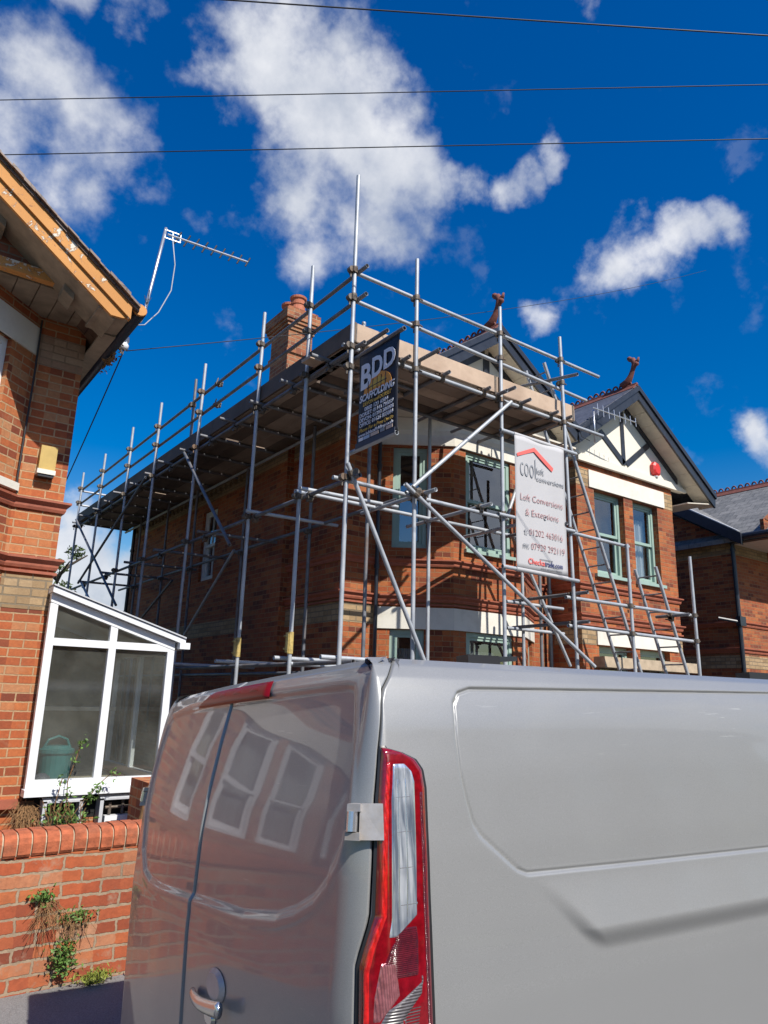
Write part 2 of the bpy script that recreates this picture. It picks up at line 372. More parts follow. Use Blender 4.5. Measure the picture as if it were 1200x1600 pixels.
MT['box_tan'] = paint('tan_plastic', (.46, .31, .08), .5, .1, 10)
MT['floor_dark'] = paint('dusty_floor', (.33, .28, .20), .9, .3, 5)

# ------------------------------------------------------------------ mesh helpers
def tag(o, label=None, cat=None, group=None, kind=None):
    if label: o['label'] = label
    if cat: o['category'] = cat
    if group: o['group'] = group
    if kind: o['kind'] = kind
    return o
def thing(name, label, cat, loc, group=None):
    o = bpy.data.objects.new(name, None); COL.objects.link(o); o.location = loc; o.empty_display_size = .2
    return tag(o, label, cat, group)
def finish(name, me, mat, parent, smooth=False, local=False):
    o = bpy.data.objects.new(name, me); COL.objects.link(o)
    for mm in (mat if isinstance(mat, (list, tuple)) else [mat]): me.materials.append(mm)
    if smooth: me.polygons.foreach_set('use_smooth', [True] * len(me.polygons))
    if parent is not None:
        o.parent = parent
        if not local:
            mw = Matrix.Identity(4)
            q = parent
            while q is not None: mw = q.matrix_parent_inverse @ q.matrix_basis @ mw if q.parent else q.matrix_basis @ mw; q = q.parent
            o.matrix_parent_inverse = mw.inverted()
    return o
class MB:
    def __init__(s): s.v = []; s.f = []; s.uvs = {}; s.mi = {}
    def face(s, pts, uv=None, mi=0):
        b = len(s.v); s.v += [tuple(p) for p in pts]; s.f.append(tuple(range(b, b + len(pts))))
        if uv: s.uvs[len(s.f) - 1] = uv
        if mi: s.mi[len(s.f) - 1] = mi
    def box(s, a, b):
        x0, y0, z0 = (min(a[i], b[i]) for i in range(3)); x1, y1, z1 = (max(a[i], b[i]) for i in range(3))
        P = [(x0,y0,z0),(x1,y0,z0),(x1,y1,z0),(x0,y1,z0),(x0,y0,z1),(x1,y0,z1),(x1,y1,z1),(x0,y1,z1)]
        s.hexa(P); return s
    def hexa(s, P):
        for q in ((3,2,1,0),(4,5,6,7),(0,1,5,4),(1,2,6,5),(2,3,7,6),(3,0,4,7)): s.face([P[i] for i in q])
    def bar(s, p, q, w, h, up=(0,0,1)):
        p = Vector(p); q = Vector(q); d = (q - p).normalized(); u = Vector(up); a = d.cross(u)
        if a.length < 1e-4: a = d.cross(Vector((1,0,0)))
        a.normalize(); u = a.cross(d).normalized(); a *= w / 2; u *= h / 2
        L = (q - p).length
        P = [p-a-u, p+a-u, q+a-u, q-a-u, p-a+u, p+a+u, q+a+u, q-a+u]
        b = len(s.f); s.hexa(P)
        # lengthwise uv for wood grain
        for i in range(b, b + 6):
            idx = s.f[i]; s.uvs[i] = []
            for k in idx:
                v = Vector(s.v[k]) - p; s.uvs[i].append((v.dot(d) + p.x * .37, v.dot(a) / (w / 2) * .1 + v.dot(u) / (h / 2) * .1 + p.y * .61))
        return s
    def tube(s, p, q, r, n=12, r2=None, cap=True, hollow=False):
        p = Vector(p); q = Vector(q); d = (q - p).normalized(); a = d.orthogonal().normalized(); b = d.cross(a); r2 = r if r2 is None else r2
        A = [p + (a * math.cos(t) + b * math.sin(t)) * r for t in [2*math.pi*i/n for i in range(n)]]
        B = [q + (a * math.cos(t) + b * math.sin(t)) * r2 for t in [2*math.pi*i/n for i in range(n)]]
        i0 = len(s.v); s.v += [tuple(x) for x in A + B]
        for i in range(n): s.f.append((i0+i, i0+(i+1)%n, i0+n+(i+1)%n, i0+n+i))
        if hollow:
            for (c, rr, sg) in ((p, r, 1), (q, r2, -1)):
                j = len(s.v); ring = A if sg == 1 else B
                inn = [c + (x - c) * .84 for x in ring]; deep = [x + d * sg * r * 3 for x in inn]
                s.v += [tuple(x) for x in ring + inn + deep]
                for i in range(n):
                    k = (i+1) % n
                    s.f.append((j+i, j+n+i, j+n+k, j+k) if sg == 1 else (j+k, j+n+k, j+n+i, j+i))
                    s.f.append((j+n+i, j+2*n+i, j+2*n+k, j+n+k) if sg == 1 else (j+n+k, j+2*n+k, j+2*n+i, j+n+i))
                s.f.append(tuple(range(j+2*n, j+3*n)))
        elif cap:
            s.f.append(tuple(range(i0+n-1, i0-1, -1))); s.f.append(tuple(range(i0+n, i0+2*n)))
        return s
    def path(s, pts, r, n=8, rs=None):
        pts = [Vector(p) for p in pts]; rings = []
        ref = None
        for i, p in enumerate(pts):
            d = (pts[min(i+1, len(pts)-1)] - pts[max(i-1, 0)]).normalized()
            a = d.orthogonal().normalized() if ref is None else (ref - d * ref.dot(d)).normalized()
            ref = a; b = d.cross(a); rr = rs[i] if rs else r
            j = len(s.v); s.v += [tuple(p + (a*math.cos(2*math.pi*k/n) + b*math.sin(2*math.pi*k/n))*rr) for k in range(n)]; rings.append(j)
        for i in range(len(rings)-1):
            for k in range(n): s.f.append((rings[i]+k, rings[i]+(k+1)%n, rings[i+1]+(k+1)%n, rings[i+1]+k))
        s.f.append(tuple(rings[0]+k for k in range(n-1,-1,-1))); s.f.append(tuple(rings[-1]+k for k in range(n)))
        return s
    def lathe(s, c, prof, n=20, axis=(0,0,1)):
        c = Vector(c); z = Vector(axis).normalized(); a = z.orthogonal().normalized(); b = z.cross(a); rings = []
        for r, h in prof:
            rings.append(len(s.v)); s.v += [tuple(c + z*h + (a*math.cos(2*math.pi*k/n)+b*math.sin(2*math.pi*k/n))*r) for k in range(n)]
        for i in range(len(rings)-1):
            for k in range(n): s.f.append((rings[i]+k, rings[i]+(k+1)%n, rings[i+1]+(k+1)%n, rings[i+1]+k))
        s.f.append(tuple(rings[0]+k for k in range(n-1,-1,-1))); s.f.append(tuple(rings[-1]+k for k in range(n)))
        return s
    def prism(s, poly, vec):
        vec = Vector(vec); P = [Vector(p) for p in poly]; Q = [p + vec for p in P]; n = len(P)
        nrm = Vector((0,0,0))
        for i in range(n): nrm += P[i].cross(P[(i+1)%n])
        if nrm.dot(vec) > 0: P.reverse(); Q.reverse()
        s.face(P); s.face(list(reversed(Q)))
        for i in range(n):
            j = (i+1)%n; s.face([P[j], P[i], Q[i], Q[j]])
        return s
    def build(s, name, mat, parent=None, smooth=False, local=False, merge=False):
        me = bpy.data.meshes.new(name); me.from_pydata(s.v, [], s.f); 
        uv = me.uv_layers.new(name='UVMap')
        V = np.array(s.v)
        for p in me.polygons:
            nx, ny, nz_ = p.normal; custom = s.uvs.get(p.index)
            if p.index in s.mi: p.material_index = s.mi[p.index]
            hl = math.hypot(nx, ny)
            for k, li in enumerate(p.loop_indices):
                if custom: uv.data[li].uv = custom[k]; continue
                v = s.v[p.vertices[k]]
                if abs(nz_) > .93 or hl < 1e-6: uv.data[li].uv = (v[0], v[1])
                else:
                    tx, ty = -ny/hl, nx/hl
                    up = v[2] if abs(nz_) < .3 else v[2] / max(.3, hl)
                    uv.data[li].uv = (v[0]*tx + v[1]*ty, up)
        if merge:
            bm = bmesh.new(); bm.from_mesh(me); bmesh.ops.remove_doubles(bm, verts=bm.verts, dist=1e-4); bm.to_mesh(me); bm.free()
        return finish(name, me, mat, parent, smooth, local)
def T(mb, *a, **k): return mb
def wall(mb, p0, p1, z0, z1, openings=(), reveal=.11):
    p0 = Vector((*p0, 0)); p1 = Vector((*p1, 0)); L = (p1-p0).length; t = (p1-p0)/L; n = Vector((t.y, -t.x, 0))
    us = sorted({0, L, *[o[0] for o in openings], *[o[1] for o in openings]}); zs = sorted({z0, z1, *[o[2] for o in openings], *[o[3] for o in openings]})
    P = lambda u, z, d=0: p0 + t*u - n*d + Vector((0,0,z))
    for i in range(len(us)-1):
        for j in range(len(zs)-1):
            uc, zc = (us[i]+us[i+1])/2, (zs[j]+zs[j+1])/2
            if any(o[0] < uc < o[1] and o[2] < zc < o[3] for o in openings): continue
            mb.face([P(us[i],zs[j]), P(us[i+1],zs[j]), P(us[i+1],zs[j+1]), P(us[i],zs[j+1])])
    for a, b, c, d in openings:
        r = reveal
        mb.face([P(a,c), P(a,c,r), P(b,c,r), P(b,c)]); mb.face([P(a,d,r), P(a,d), P(b,d), P(b,d,r)])
        mb.face([P(a,c,r), P(a,c), P(a,d), P(a,d,r)]); mb.face([P(b,c), P(b,c,r), P(b,d,r), P(b,d)])
def frame_of(p0, p1):
    p0 = Vector((*p0, 0)); p1 = Vector((*p1, 0)); t = (p1-p0).normalized(); return p0, t, Vector((t.y, -t.x, 0))
def window(parent, p0, p1, o, fmat, inset=.085, curtain=None, sash=True, mid=.5, label=None, name='window', bars=0, glass='glass'):
    p0, t, n = frame_of(p0, p1); a, b, c, d = o
    def bx(mb, u0, u1, z0, z1, d0, d1):
        P = [p0 + t*u - n*dd + Vector((0,0,z)) for z in (z0, z1) for (u, dd) in ((u0,d0),(u1,d0),(u1,d1),(u0,d1))]
        mb.hexa(P)
    f = MB(); w = .062
    bx(f, a+.002, a+w, c+.002, d-.002, inset, inset+.09); bx(f, b-w, b-.002, c+.002, d-.002, inset, inset+.09)
    bx(f, a+w, b-w, d-w*1.1, d-.002, inset, inset+.09); bx(f, a+w, b-w, c+.002, c+w, inset-.02, inset+.09)
    win = f.build(name, MT[fmat], parent)
    if label: win['label'] = label
    zm = c + (d-c)*mid
    sets = [(zm-.02, d-w*1.1, inset+.015), (c+w, zm+.02, inset+.05)] if sash else [(c+w, d-w*1.1, inset+.02)]
    for z0, z1, dd in sets:
        g = MB(); sw = .05
        bx(g, a+w, a+w+sw, z0, z1, dd, dd+.035); bx(g, b-w-sw, b-w, z0, z1, dd, dd+.035)
        bx(g, a+w+sw, b-w-sw, z0, z0+sw, dd, dd+.035); bx(g, a+w+sw, b-w-sw, z1-sw*.8, z1, dd, dd+.035)
        for k in range(bars):
            uu = a+w+sw + (b-a-2*w-2*sw)*(k+1)/(bars+1); bx(g, uu-.012, uu+.012, z0+sw, z1-sw*.8, dd+.004, dd+.03)
        g.build('sash', MT[fmat], win)
        q = MB(); P = lambda u, z: p0 + t*u - n*(dd+.02) + Vector((0,0,z))
        q.face([P(a+w+sw,z0+sw), P(b-w-sw,z0+sw), P(b-w-sw,z1-sw*.8), P(a+w+sw,z1-sw*.8)])
        q.build('pane', MT[glass], win)
    if curtain:
        q = MB(); N = 60; ca, cb = curtain
        u0, u1 = a+(b-a)*ca, a+(b-a)*cb
        pts = []
        for i in range(N+1):
            u = u0+(u1-u0)*i/N; dd = inset+.2+.025*math.sin(i*.9)+.012*math.sin(i*2.3)
            pts.append(p0+t*u-n*dd)
        for i in range(N):
            q.face([pts[i]+Vector((0,0,c+.02)), pts[i+1]+Vector((0,0,c+.02)), pts[i+1]+Vector((0,0,d-.25)), pts[i]+Vector((0,0,d-.25))])
        q.build('curtain', MT['curtain'], win, smooth=True)
    return win
def text(body, origin, xd, yd, size, mat, parent, name='lettering', align='LEFT', bold=0.0, sx=1.0, shear=0.0, ext=.0015, width=None):
    cu = bpy.data.curves.new('lettering', 'FONT'); cu.body = body; cu.size = size; cu.align_x = align; cu.offset = bold*size; cu.shear = shear; cu.extrude = ext; cu.resolution_u = 3
    o = bpy.data.objects.new('lettering', cu); COL.objects.link(o); bpy.context.view_layer.update()
    dg = bpy.context.evaluated_depsgraph_get(); me = bpy.data.meshes.new_from_object(o.evaluated_get(dg))
    bpy.data.objects.remove(o); bpy.data.curves.remove(cu)
    xd = Vector(xd).normalized(); yd = Vector(yd).normalized(); zd = xd.cross(yd)
    if width:
        xs = [v.co.x for v in me.vertices]; sx = width / (max(xs)-min(xs))
    for v in me.vertices: v.co = Vector(origin) + xd*v.co.x*sx + yd*v.co.y + zd*v.co.z
    me.materials.clear()
    return finish(name, me, MT[mat], parent)

def leaves(n, gen, size, squash=1.0):
    mb = MB()
    for i in range(n):
        c = Vector(gen()); a = Vector(rng.normal(size=3)).normalized(); b = a.orthogonal().normalized(); b = (Matrix.Rotation(random.random()*6.28, 3, a) @ b)
        s = size*random.uniform(.6, 1.35); d = a.cross(b)
        mb.face([c-b*s, c+d*s*.45*squash+a*s*.1, c+b*s, c-d*s*.45*squash+a*s*.1])
    return mb

# ------------------------------------------------------------------ setting
def strip(name, ys, zs, x0, x1, mat, nx=2):
    mb = MB()
    for i in range(len(ys)-1): mb.face([(x0,ys[i],zs[i]),(x1,ys[i],zs[i]),(x1,ys[i+1],zs[i+1]),(x0,ys[i+1],zs[i+1])])
    return tag(mb.build(name, mat), kind='structure')
mb = MB(); mb.face([(-3000,-3000,-.4),(3000,-3000,-.4),(3000,3000,-.4),(-3000,3000,-.4)]); tag(mb.build('ground', MT['grass']), kind='structure')
strip('road', [-6.3,-1.5,3.62], [-.15,.19,-.166], -60, 70, MT['asphalt'])
mb = MB(); mb.hexa([(-60,3.62,-.3),(70,3.62,-.3),(70,3.75,-.3),(-60,3.75,-.3),(-60,3.62,.097),(70,3.62,.097),(70,3.75,.101),(-60,3.75,.101)]); tag(mb.build('kerb', MT['concrete']), kind='structure')
strip('pavement', [3.75,4.82], [.10,.14], -60, 70, MT['pavement'])
strip('garden_path', [4.82,5.6,30], [.14,.142,.142], -60, 70, MT['yard'])
mb = MB(); mb.hexa([(-60,-6.5,-.4),(70,-6.5,-.4),(70,-6.3,-.4),(-60,-6.3,-.4),(-60,-6.5,-.02),(70,-6.5,-.02),(70,-6.3,-.02),(-60,-6.3,-.02)]); tag(mb.build('kerb', MT['concrete']), kind='structure')
strip('pavement', [-8.5,-6.5], [-.02,-.02], -60, 70, MT['pavement'])
def band(mb, pts, prof):
    n = len(pts); P = [Vector((*p, 0)) for p in pts]; nr = []
    for i in range(n-1):
        t = (P[i+1]-P[i]).normalized(); nr.append(Vector((t.y, -t.x, 0)))
    off = []
    for i in range(n):
        if i == 0: off.append(nr[0])
        elif i == n-1: off.append(nr[-1])
        else:
            b = (nr[i-1]+nr[i]); b.normalize(); off.append(b / max(.35, b.dot(nr[i])))
    for i in range(n-1):
        A = [P[i]+off[i]*d+Vector((0,0,z)) for d, z in prof]; B = [P[i+1]+off[i+1]*d+Vector((0,0,z)) for d, z in prof]; k = len(prof)
        for j in range(k):
            jj = (j+1) % k; mb.face([A[j], B[j], B[jj], A[jj]])
        if i == 0: mb.face(list(reversed(A)))
        if i == n-2: mb.face(B)
def rect_prof(d, z0, z1): return [(-.02, z0), (d, z0), (d, z1), (-.02, z1)]
def string_prof(z):
    return [(-.02,z-.10),(.02,z-.10),(.03,z-.075),(.03,z-.055),(.055,z-.03),(.065,z-.02),(.065,z),(-.02,z+.015)]
def xz_prism(mb, poly, y0, y1): mb.prism([(x, y0, z) for x, z in poly], (0, y1-y0, 0))
def raking(mb, xc, zp, sl, h0, h1, dv, y0, y1, top=0.0):
    """a pair of sloping boards: from h0 to h1 out of the centre line, dv high"""
    for sg in (-1, 1):
        P = [(xc+sg*h0, zp-sl*h0-top), (xc+sg*h1, zp-sl*h1-top), (xc+sg*h1, zp-sl*h1-top-dv), (xc+sg*h0, zp-sl*h0-top-dv)]
        xz_prism(mb, P, y0, y1)
def roof_pair(mb, xc, zp, sl, hl, hr, th, y0, y1):
    for sg, h in ((-1, hl), (1, hr)):
        a = (xc, zp); b = (xc+sg*h, zp-sl*h); P = [a, b, (b[0], b[1]-th), (a[0], a[1]-th)]
        xz_prism(mb, P, y0, y1)
def crest_tiles(xc, y0, y1, z, parent, step=.15):
    mb = MB(); mb.bar((xc-.07,y0,z-.03),(xc-.07,y1,z-.03),.02,.16,(1,0,1)); mb.bar((xc+.07,y0,z-.03),(xc+.07,y1,z-.03),.02,.16,(-1,0,1)); mb.tube((xc,y0,z+.03),(xc,y1,z+.03),.035,8)
    y = y0+.18
    while y < y1-.05:
        pts = [(xc, y+.055*math.cos(a), z+.055+.075*math.sin(a)) for a in [math.pi*k/8 for k in range(9)]]
        mb.path(pts, .019, 6); y += step
    return mb.build('ridge_tiles', MT['crest'], parent, smooth=False)
def finial(x, y, z, parent):
    mb = MB(); pts = [(x,y+.22,z+.03),(x,y+.10,z+.10),(x,y+.03,z+.2),(x,y-.02,z+.31),(x,y-.07,z+.41),(x,y-.03,z+.5),(x,y+.05,z+.53)]
    mb.path(pts, .06, 10, [.09,.07,.05,.042,.058,.052,.035])
    mb.lathe((x,y-.10,z+.40), [(.0,-.055),(.045,-.03),(.05,0),(.04,.03),(0,.05)], 10); mb.lathe((x,y+.04,z+.55), [(.0,-.05),(.045,-.02),(.045,.02),(0,.05)], 10)
    mb.path([(x,y-.07,z+.43),(x,y-.14,z+.45),(x,y-.16,z+.51)], .03, 8, [.04,.03,.015])
    return mb.build('finial', MT['crest'], parent, smooth=True)
def downpipe(x, y, z0, z1, parent, r=.04):
    mb = MB(); mb.tube((x,y,z0),(x,y,z1), r, 10)
    z = z0+.4
    while z < z1: mb.tube((x,y,z),(x,y,z+.06), r*1.35, 10); z += 1.5
    return mb.build('downpipe', MT['black_gloss'], parent)
def chimney(parent, x0, x1, y0, y1, z0, z1, npots, mat='brick_chim', potdir='y'):
    mb = MB(); mb.box((x0,y0,z0),(x1,y1,z1-.42))
    e = 0
    for za, zb, d in ((z1-.86,z1-.80,.03),(z1-.42,z1-.36,.025),(z1-.36,z1-.30,.05),(z1-.30,z1-.24,.075),(z1-.24,z1-.05,.10),(z1-.05,z1,.06)):
        mb.box((x0-d,y0-d,za),(x1+d,y1+d,zb))
    c = mb.build('chimney', MT[mat], parent)
    for k in range(npots):
        f = (k+.5)/npots; x = (x0+x1)/2 if potdir == 'y' else x0+(x1-x0)*f; y = (y0+y1)/2 if potdir == 'x' else y0+(y1-y0)*f
        MB().lathe((x,y,z1-.01), [(.145,0),(.135,.10),(.125,.18),(.14,.185),(.14,.21),(.125,.215),(.125,.28),(.15,.30),(.155,.34),(.14,.35),(.115,.35),(.115,.2)], 20).build('chimney_pot', MT['terracotta'], c, smooth=False)
    return c

# ------------------------------------------------------------------ the house being worked on
H = thing('brick_house', 'red brick house behind the scaffolding with sage green windows and two cream gables', 'house', (9, 9, 0.14))
loop = [(5.35,17.9),(5.35,8.36),(5.95,8.36),(6.86,7.72),(8.30,7.72),(9.2,8.36),(9.66,8.36),(9.66,7.72),(12.53,7.72),(12.53,17.9),(5.35,17.9)]
ops = {0: [(4.35,5.05,3.85,5.25)], 2: [(.21,.72,3.87,5.41),(.21,.70,1.0,2.70)], 3: [(.24,1.19,3.90,5.43),(.24,1.19,1.0,2.70)], 4: [(.39,.90,3.87,5.41),(.41,.90,1.0,2.70)],
       7: [(.48,1.32,3.90,5.41),(1.59,2.36,3.90,5.41),(.42,1.32,1.0,2.69),(1.55,2.45,1.0,2.69)]}
mb = MB()
for i in range(len(loop)-1): wall(mb, loop[i], loop[i+1], .0, 5.86, ops.get(i, ()), .14 if i else .1)
mb.box((5.235,9.9,0),(5.36,11.15,5.86))
mb.build('wall', MT['brick'], H)
window(H, loop[0], loop[1], ops[0][0], 'white_paint', .06, bars=1, label='white casement window in the shaded side wall')
for i in (2, 3, 4):
    for k, o in enumerate(ops[i]): window(H, loop[i], loop[i+1], o, 'sage', curtain=(.0, .25) if (k == 0 and i == 2) else ((.2,.8) if k else None), inset=.03 if i == 3 else .05)
for k, o in enumerate(ops[7]): window(H, loop[7], loop[8], o, 'sage', curtain=((.08,.42) if k == 0 else (.0,.95) if k == 1 else None), inset=.11)
# white bands of painted stone
mb = MB(); band(mb, [(5.95,8.36),(6.86,7.72),(8.30,7.72),(9.2,8.36)], rect_prof(.022,2.705,3.01)); mb.build('lintel_band', MT['lintel'], H)
mb = MB(); band(mb, [(5.95,8.36),(6.86,7.72),(8.30,7.72),(9.2,8.36)], [(-.02,5.44),(.03,5.44),(.03,5.60),(.07,5.66),(.07,5.86),(-.02,5.86)]); mb.build('frieze', MT['lintel'], H)
mb = MB(); mb.box((9.99,7.695,5.42),(12.24,7.74,5.735)); mb.build('lintel', MT['lintel'], H)
mb = MB(); mb.box((10.03,7.695,2.70),(12.37,7.74,2.94)); mb.build('lintel', MT['lintel'], H)
mb = MB()
for a, b in ((9.93,10.72),(10.735,11.5),(11.515,12.6)): mb.box((a,7.50,2.33),(b,7.74,2.50))
mb.build('stone_sill', MT['stone'], H)
# moulded string courses
for zz in (3.70, 3.185):
    mb = MB(); band(mb, [(5.35,9.89),(5.35,8.36),(5.95,8.36),(6.86,7.72),(8.30,7.72),(9.2,8.36),(9.655,8.36)], string_prof(zz))
    band(mb, [(9.66,8.3),(9.66,7.72),(12.53,7.72),(12.53,9.2)], string_prof(zz))
    mb.build('string_course', MT['string'], H)
mb = MB(); band(mb, [(5.35,9.88),(5.35,8.36),(5.95,8.36),(6.86,7.72),(8.30,7.72),(9.2,8.36)], rect_prof(.028,3.035,3.06)); band(mb, [(9.66,8.3),(9.66,7.72),(12.53,7.72),(12.53,9.2)], rect_prof(.028,3.0,3.025)); mb.build('string_course', MT['string'], H)
for k, (a, b, d) in enumerate(((.40,1.34,.05),(1.55,2.42,.05))):
    mb = MB(); mb.box((9.66+a,7.66,3.845),(9.66+b,7.76,3.90)); mb.build('window_sill', MT['sage'], H)
mb = MB(); mb.box((7.06,7.66,3.85),(8.09,7.75,3.90)); mb.build('window_sill', MT['sage'], H)
# buff brick bands
for pts, z0, z1 in (([(5.35,17.9),(5.35,11.16)],5.42,5.86),([(5.35,9.89),(5.35,8.36)],5.42,5.86),([(5.35,17.9),(5.35,11.16)],2.76,3.03),([(5.35,9.89),(5.35,8.36),(5.93,8.36)],2.76,3.03),
                    ([(9.66,8.3),(9.66,7.72),(9.985,7.72)],5.42,5.73),([(12.245,7.72),(12.53,7.72),(12.53,9)],5.42,5.73),([(9.66,8.3),(9.66,7.72),(10.025,7.72)],2.69,2.97),([(12.375,7.72),(12.53,7.72),(12.53,9)],2.69,2.97)):
    mb = MB(); band(mb, pts, rect_prof(.004, z0, z1)); mb.build('brick_band', MT['brick_yellow'], H)
mb = MB(); mb.box((5.225,9.9,5.42),(5.24,11.15,5.86)); mb.build('brick_band', MT['brick_yellow'], H)
# dentil eaves course along the side
mb = MB(); band(mb, [(5.35,17.9),(5.35,11.16)], rect_prof(.05,5.62,5.70))
y = 17.8
while y > 11.3: mb.box((5.30,y-.11,5.52),(5.36,y,5.62)); y -= .225
mb.build('eaves_course', MT['brick_yellow'], H)
# gables
SL = .70
def gable(xc, hl, hr, wl, wr, timbers):
    zp = 7.53
    mb = MB(); zb = zp-.27
    xz_prism(mb, [(xc-wl, 5.86), (xc+wr, 5.86), (xc+wr, max(5.861, zb-SL*wr)), (xc, zb), (xc-wl, max(5.861, zb-SL*wl))], 7.70, 7.80)
    mb.build('gable_wall', MT['render'], H)
    mb = MB(); roof_pair(mb, xc, zp, SL, hl, hr, .09, 7.37, 17.9); mb.build('roof', MT['slate'], H)
    mb = MB()
    for sg, h in ((-1, hl), (1, hr)):
        xz_prism(mb, [(xc, zp-.015), (xc+sg*h, zp-SL*h-.015), (xc+sg*h, zp-SL*h-.115), (xc, zp-.115)], 7.315, 7.37)
        xz_prism(mb, [(xc, zp-.10), (xc+sg*h, zp-SL*h-.10), (xc+sg*(h-.03), zp-SL*h-.295), (xc, zp-.285)], 7.345, 7.385)
    mb.build('bargeboard', MT['black_gloss'], H)
    mb = MB()
    for sg, h in ((-1, hl), (1, hr)):
        k = 0; n = 9
        for i in range(n):
            a = h*i/n; b = h*(i+1)/n-.006
            xz_prism(mb, [(xc+sg*a, zp-SL*a-.25), (xc+sg*b, zp-SL*b-.25), (xc+sg*b, zp-SL*b-.27), (xc+sg*a, zp-SL*a-.27)], 7.386, 7.70)
    mb.build('soffit', MT['soffit'], H)
    mb = MB(); raking(mb, xc, zp-.285, SL, .05, wl if wl < 1.5 else 1.62, .12, 7.675, 7.70)
    for P in timbers: xz_prism(mb, P, 7.68, 7.70)
    mb.build('timber', MT['black_gloss'], H)
    crest_tiles(xc, 7.36, 12.0, zp, H); finial(xc, 7.45, zp+.04, H)
gable(7.53, 2.42, 1.77, 2.1, 1.74, [[(7.46,5.95),(7.585,5.95),(7.585,7.15),(7.46,7.15)]])
gable(11.1, 1.79, 2.38, 1.79, 1.85, [[(10.97,6.03),(11.07,6.03),(11.07,7.1),(10.97,7.1)], [(10.98,6.02),(11.07,6.10),(10.40,6.58),(10.31,6.50)], [(11.06,6.10),(11.14,6.02),(11.85,6.55),(11.80,6.65)]])
mb = MB(); xz_prism(mb, [(9.66,5.84),(12.95,5.84),(12.95,5.90),(12.5,5.97),(9.66,5.97)], 7.64, 7.70); mb.build('gable_sill', MT['render'], H)
mb = MB(); mb.box((5.30,7.40,5.87),(9.3,8.4,5.90)); mb.build('soffit', MT['soffit'], H)
mb = MB()
mb.prism([(12.535,7.39,5.53),(13.42,7.39,5.66),(13.42,7.39,5.64),(12.535,7.39,5.51)], (0,10.4,0)); mb.build('soffit', MT['soffit'], H)
for a, b in (((5.05,7.45,5.72),(5.12,17.9,5.85)),((13.42,7.40,5.66),(13.47,17.9,5.85))): MB().box(a, b).build('gutter', MT['black_gloss'], H)
mb = MB(); mb.box((5.12,7.45,5.855),(5.36,17.9,5.875)); mb.build('soffit', MT['soffit'], H)
downpipe(5.27, 17.75, .14, 5.75, H); downpipe(9.5, 8.25, .14, 5.9, H, .035); downpipe(5.90, 8.28, .14, 5.85, H, .03)
chimney(H, 5.36, 5.84, 10.4, 11.05, 5.86, 8.44, 2)
chimney(H, 9.25, 9.75, 12.6, 13.2, 6.0, 8.75, 1)
mb = MB(); wall(mb, (12.53,17.9), (5.35,17.9), 5.86, 5.95); mb.face([(5.1,17.88,5.8),(7.53,17.88,7.45),(9.3,17.88,6.2),(9.3,17.88,5.8)]); mb.face([(9.3,17.88,5.8),(9.3,17.88,6.2),(11.1,17.88,7.45),(13.4,17.88,5.8)]); mb.build('rear_wall', MT['brick'], H)
mb = MB(); mb.box((5.4,9.6,5.86),(12.5,17.8,5.865)); mb.box((5.5,10.2,0.2),(12.4,10.25,5.8)); mb.build('inner_wall', MT['room'], H)
# red alarm box and tv aerial on the right gable
a = thing('alarm_box', 'red burglar alarm box on the cream gable above the right-hand windows', 'alarm box', (11.95, 7.64, 6.10))
mb = MB(); P = [(11.84,6.20),(11.90,6.27),(12.02,6.25),(12.07,6.17),(12.05,6.03),(11.98,5.99),(11.88,6.02),(11.84,6.10)]
mb.prism([(x, 7.69, z) for x, z in P], (0,-.07,0)); c = Vector((11.955,7.60,6.13)); 
n = len(P)
for i in range(n):
    x, z = P[i]; x2, z2 = P[(i+1) % n]; mb.face([(x,7.62,z),(x2,7.62,z2),(c.x+(x2-c.x)*.7,7.595,c.z+(z2-c.z)*.7),(c.x+(x-c.x)*.7,7.595,c.z+(z-c.z)*.7)])
mb.face([(c.x+(x-c.x)*.7,7.595,c.z+(z-c.z)*.7) for x, z in P]); mb.build('cover', MT['red_plastic'], a)
MB().lathe((11.955,7.655,5.995), [(.0,-.035),(.05,-.02),(.055,.0)], 12).build('strobe', MT['white_pvc'], a)
def aerial(name_label, base, mast_pts, a0, a1, n, el, eldir, cat='aerial', refl=True, mat='alu', grp=None):
    t = thing('tv_aerial', name_label, cat, base, grp)
    MB().path(mast_pts, .016, 8).build('mast', MT[mat], t, smooth=True)
    a0 = Vector(a0); a1 = Vector(a1); mb = MB(); mb.tube(a0, a1, .011, 8); mb.build('boom', MT['alu'], t)
    e = Vector(eldir).normalized()
    for k in range(n):
        p = a0.lerp(a1, .12+.88*k/(n-1)); L = el*(1.0-.25*k/(n-1)); MB().tube(p-e*L, p+e*L, .009 if refl else .006, 6).build('element', MT['black_plastic'] if refl else MT['alu'], t)
    if refl:
        mb = MB(); q = a0.lerp(a1, .06); up = Vector((0,0,1)); d = (a1-a0).normalized()
        for s_ in (-.045, .045):
            mb.bar(q+up*s_-d*.085, q+up*s_+d*.085, .008, .008)
        for s_ in (-.08, .0, .08): mb.bar(q-up*.045+d*s_, q+up*.045+d*s_, .010, .008)
        mb.build('dipole', MT['alu'], t)
    return t
aerial('silver tv aerial on a short mast at the left foot of the right gable', (9.55,7.30,6.0), [(9.62,7.25,6.02),(9.62,7.25,6.62)], (9.55,7.22,6.63), (10.62,7.12,6.60), 8, .11, (0,.05,1), refl=False)
MB().path([(9.55,7.3,6.05),(9.35,7.31,6.08),(9.30,7.31,6.2),(9.45,7.31,6.3)], .006, 6).build('aerial_lead', MT['cable'], H)

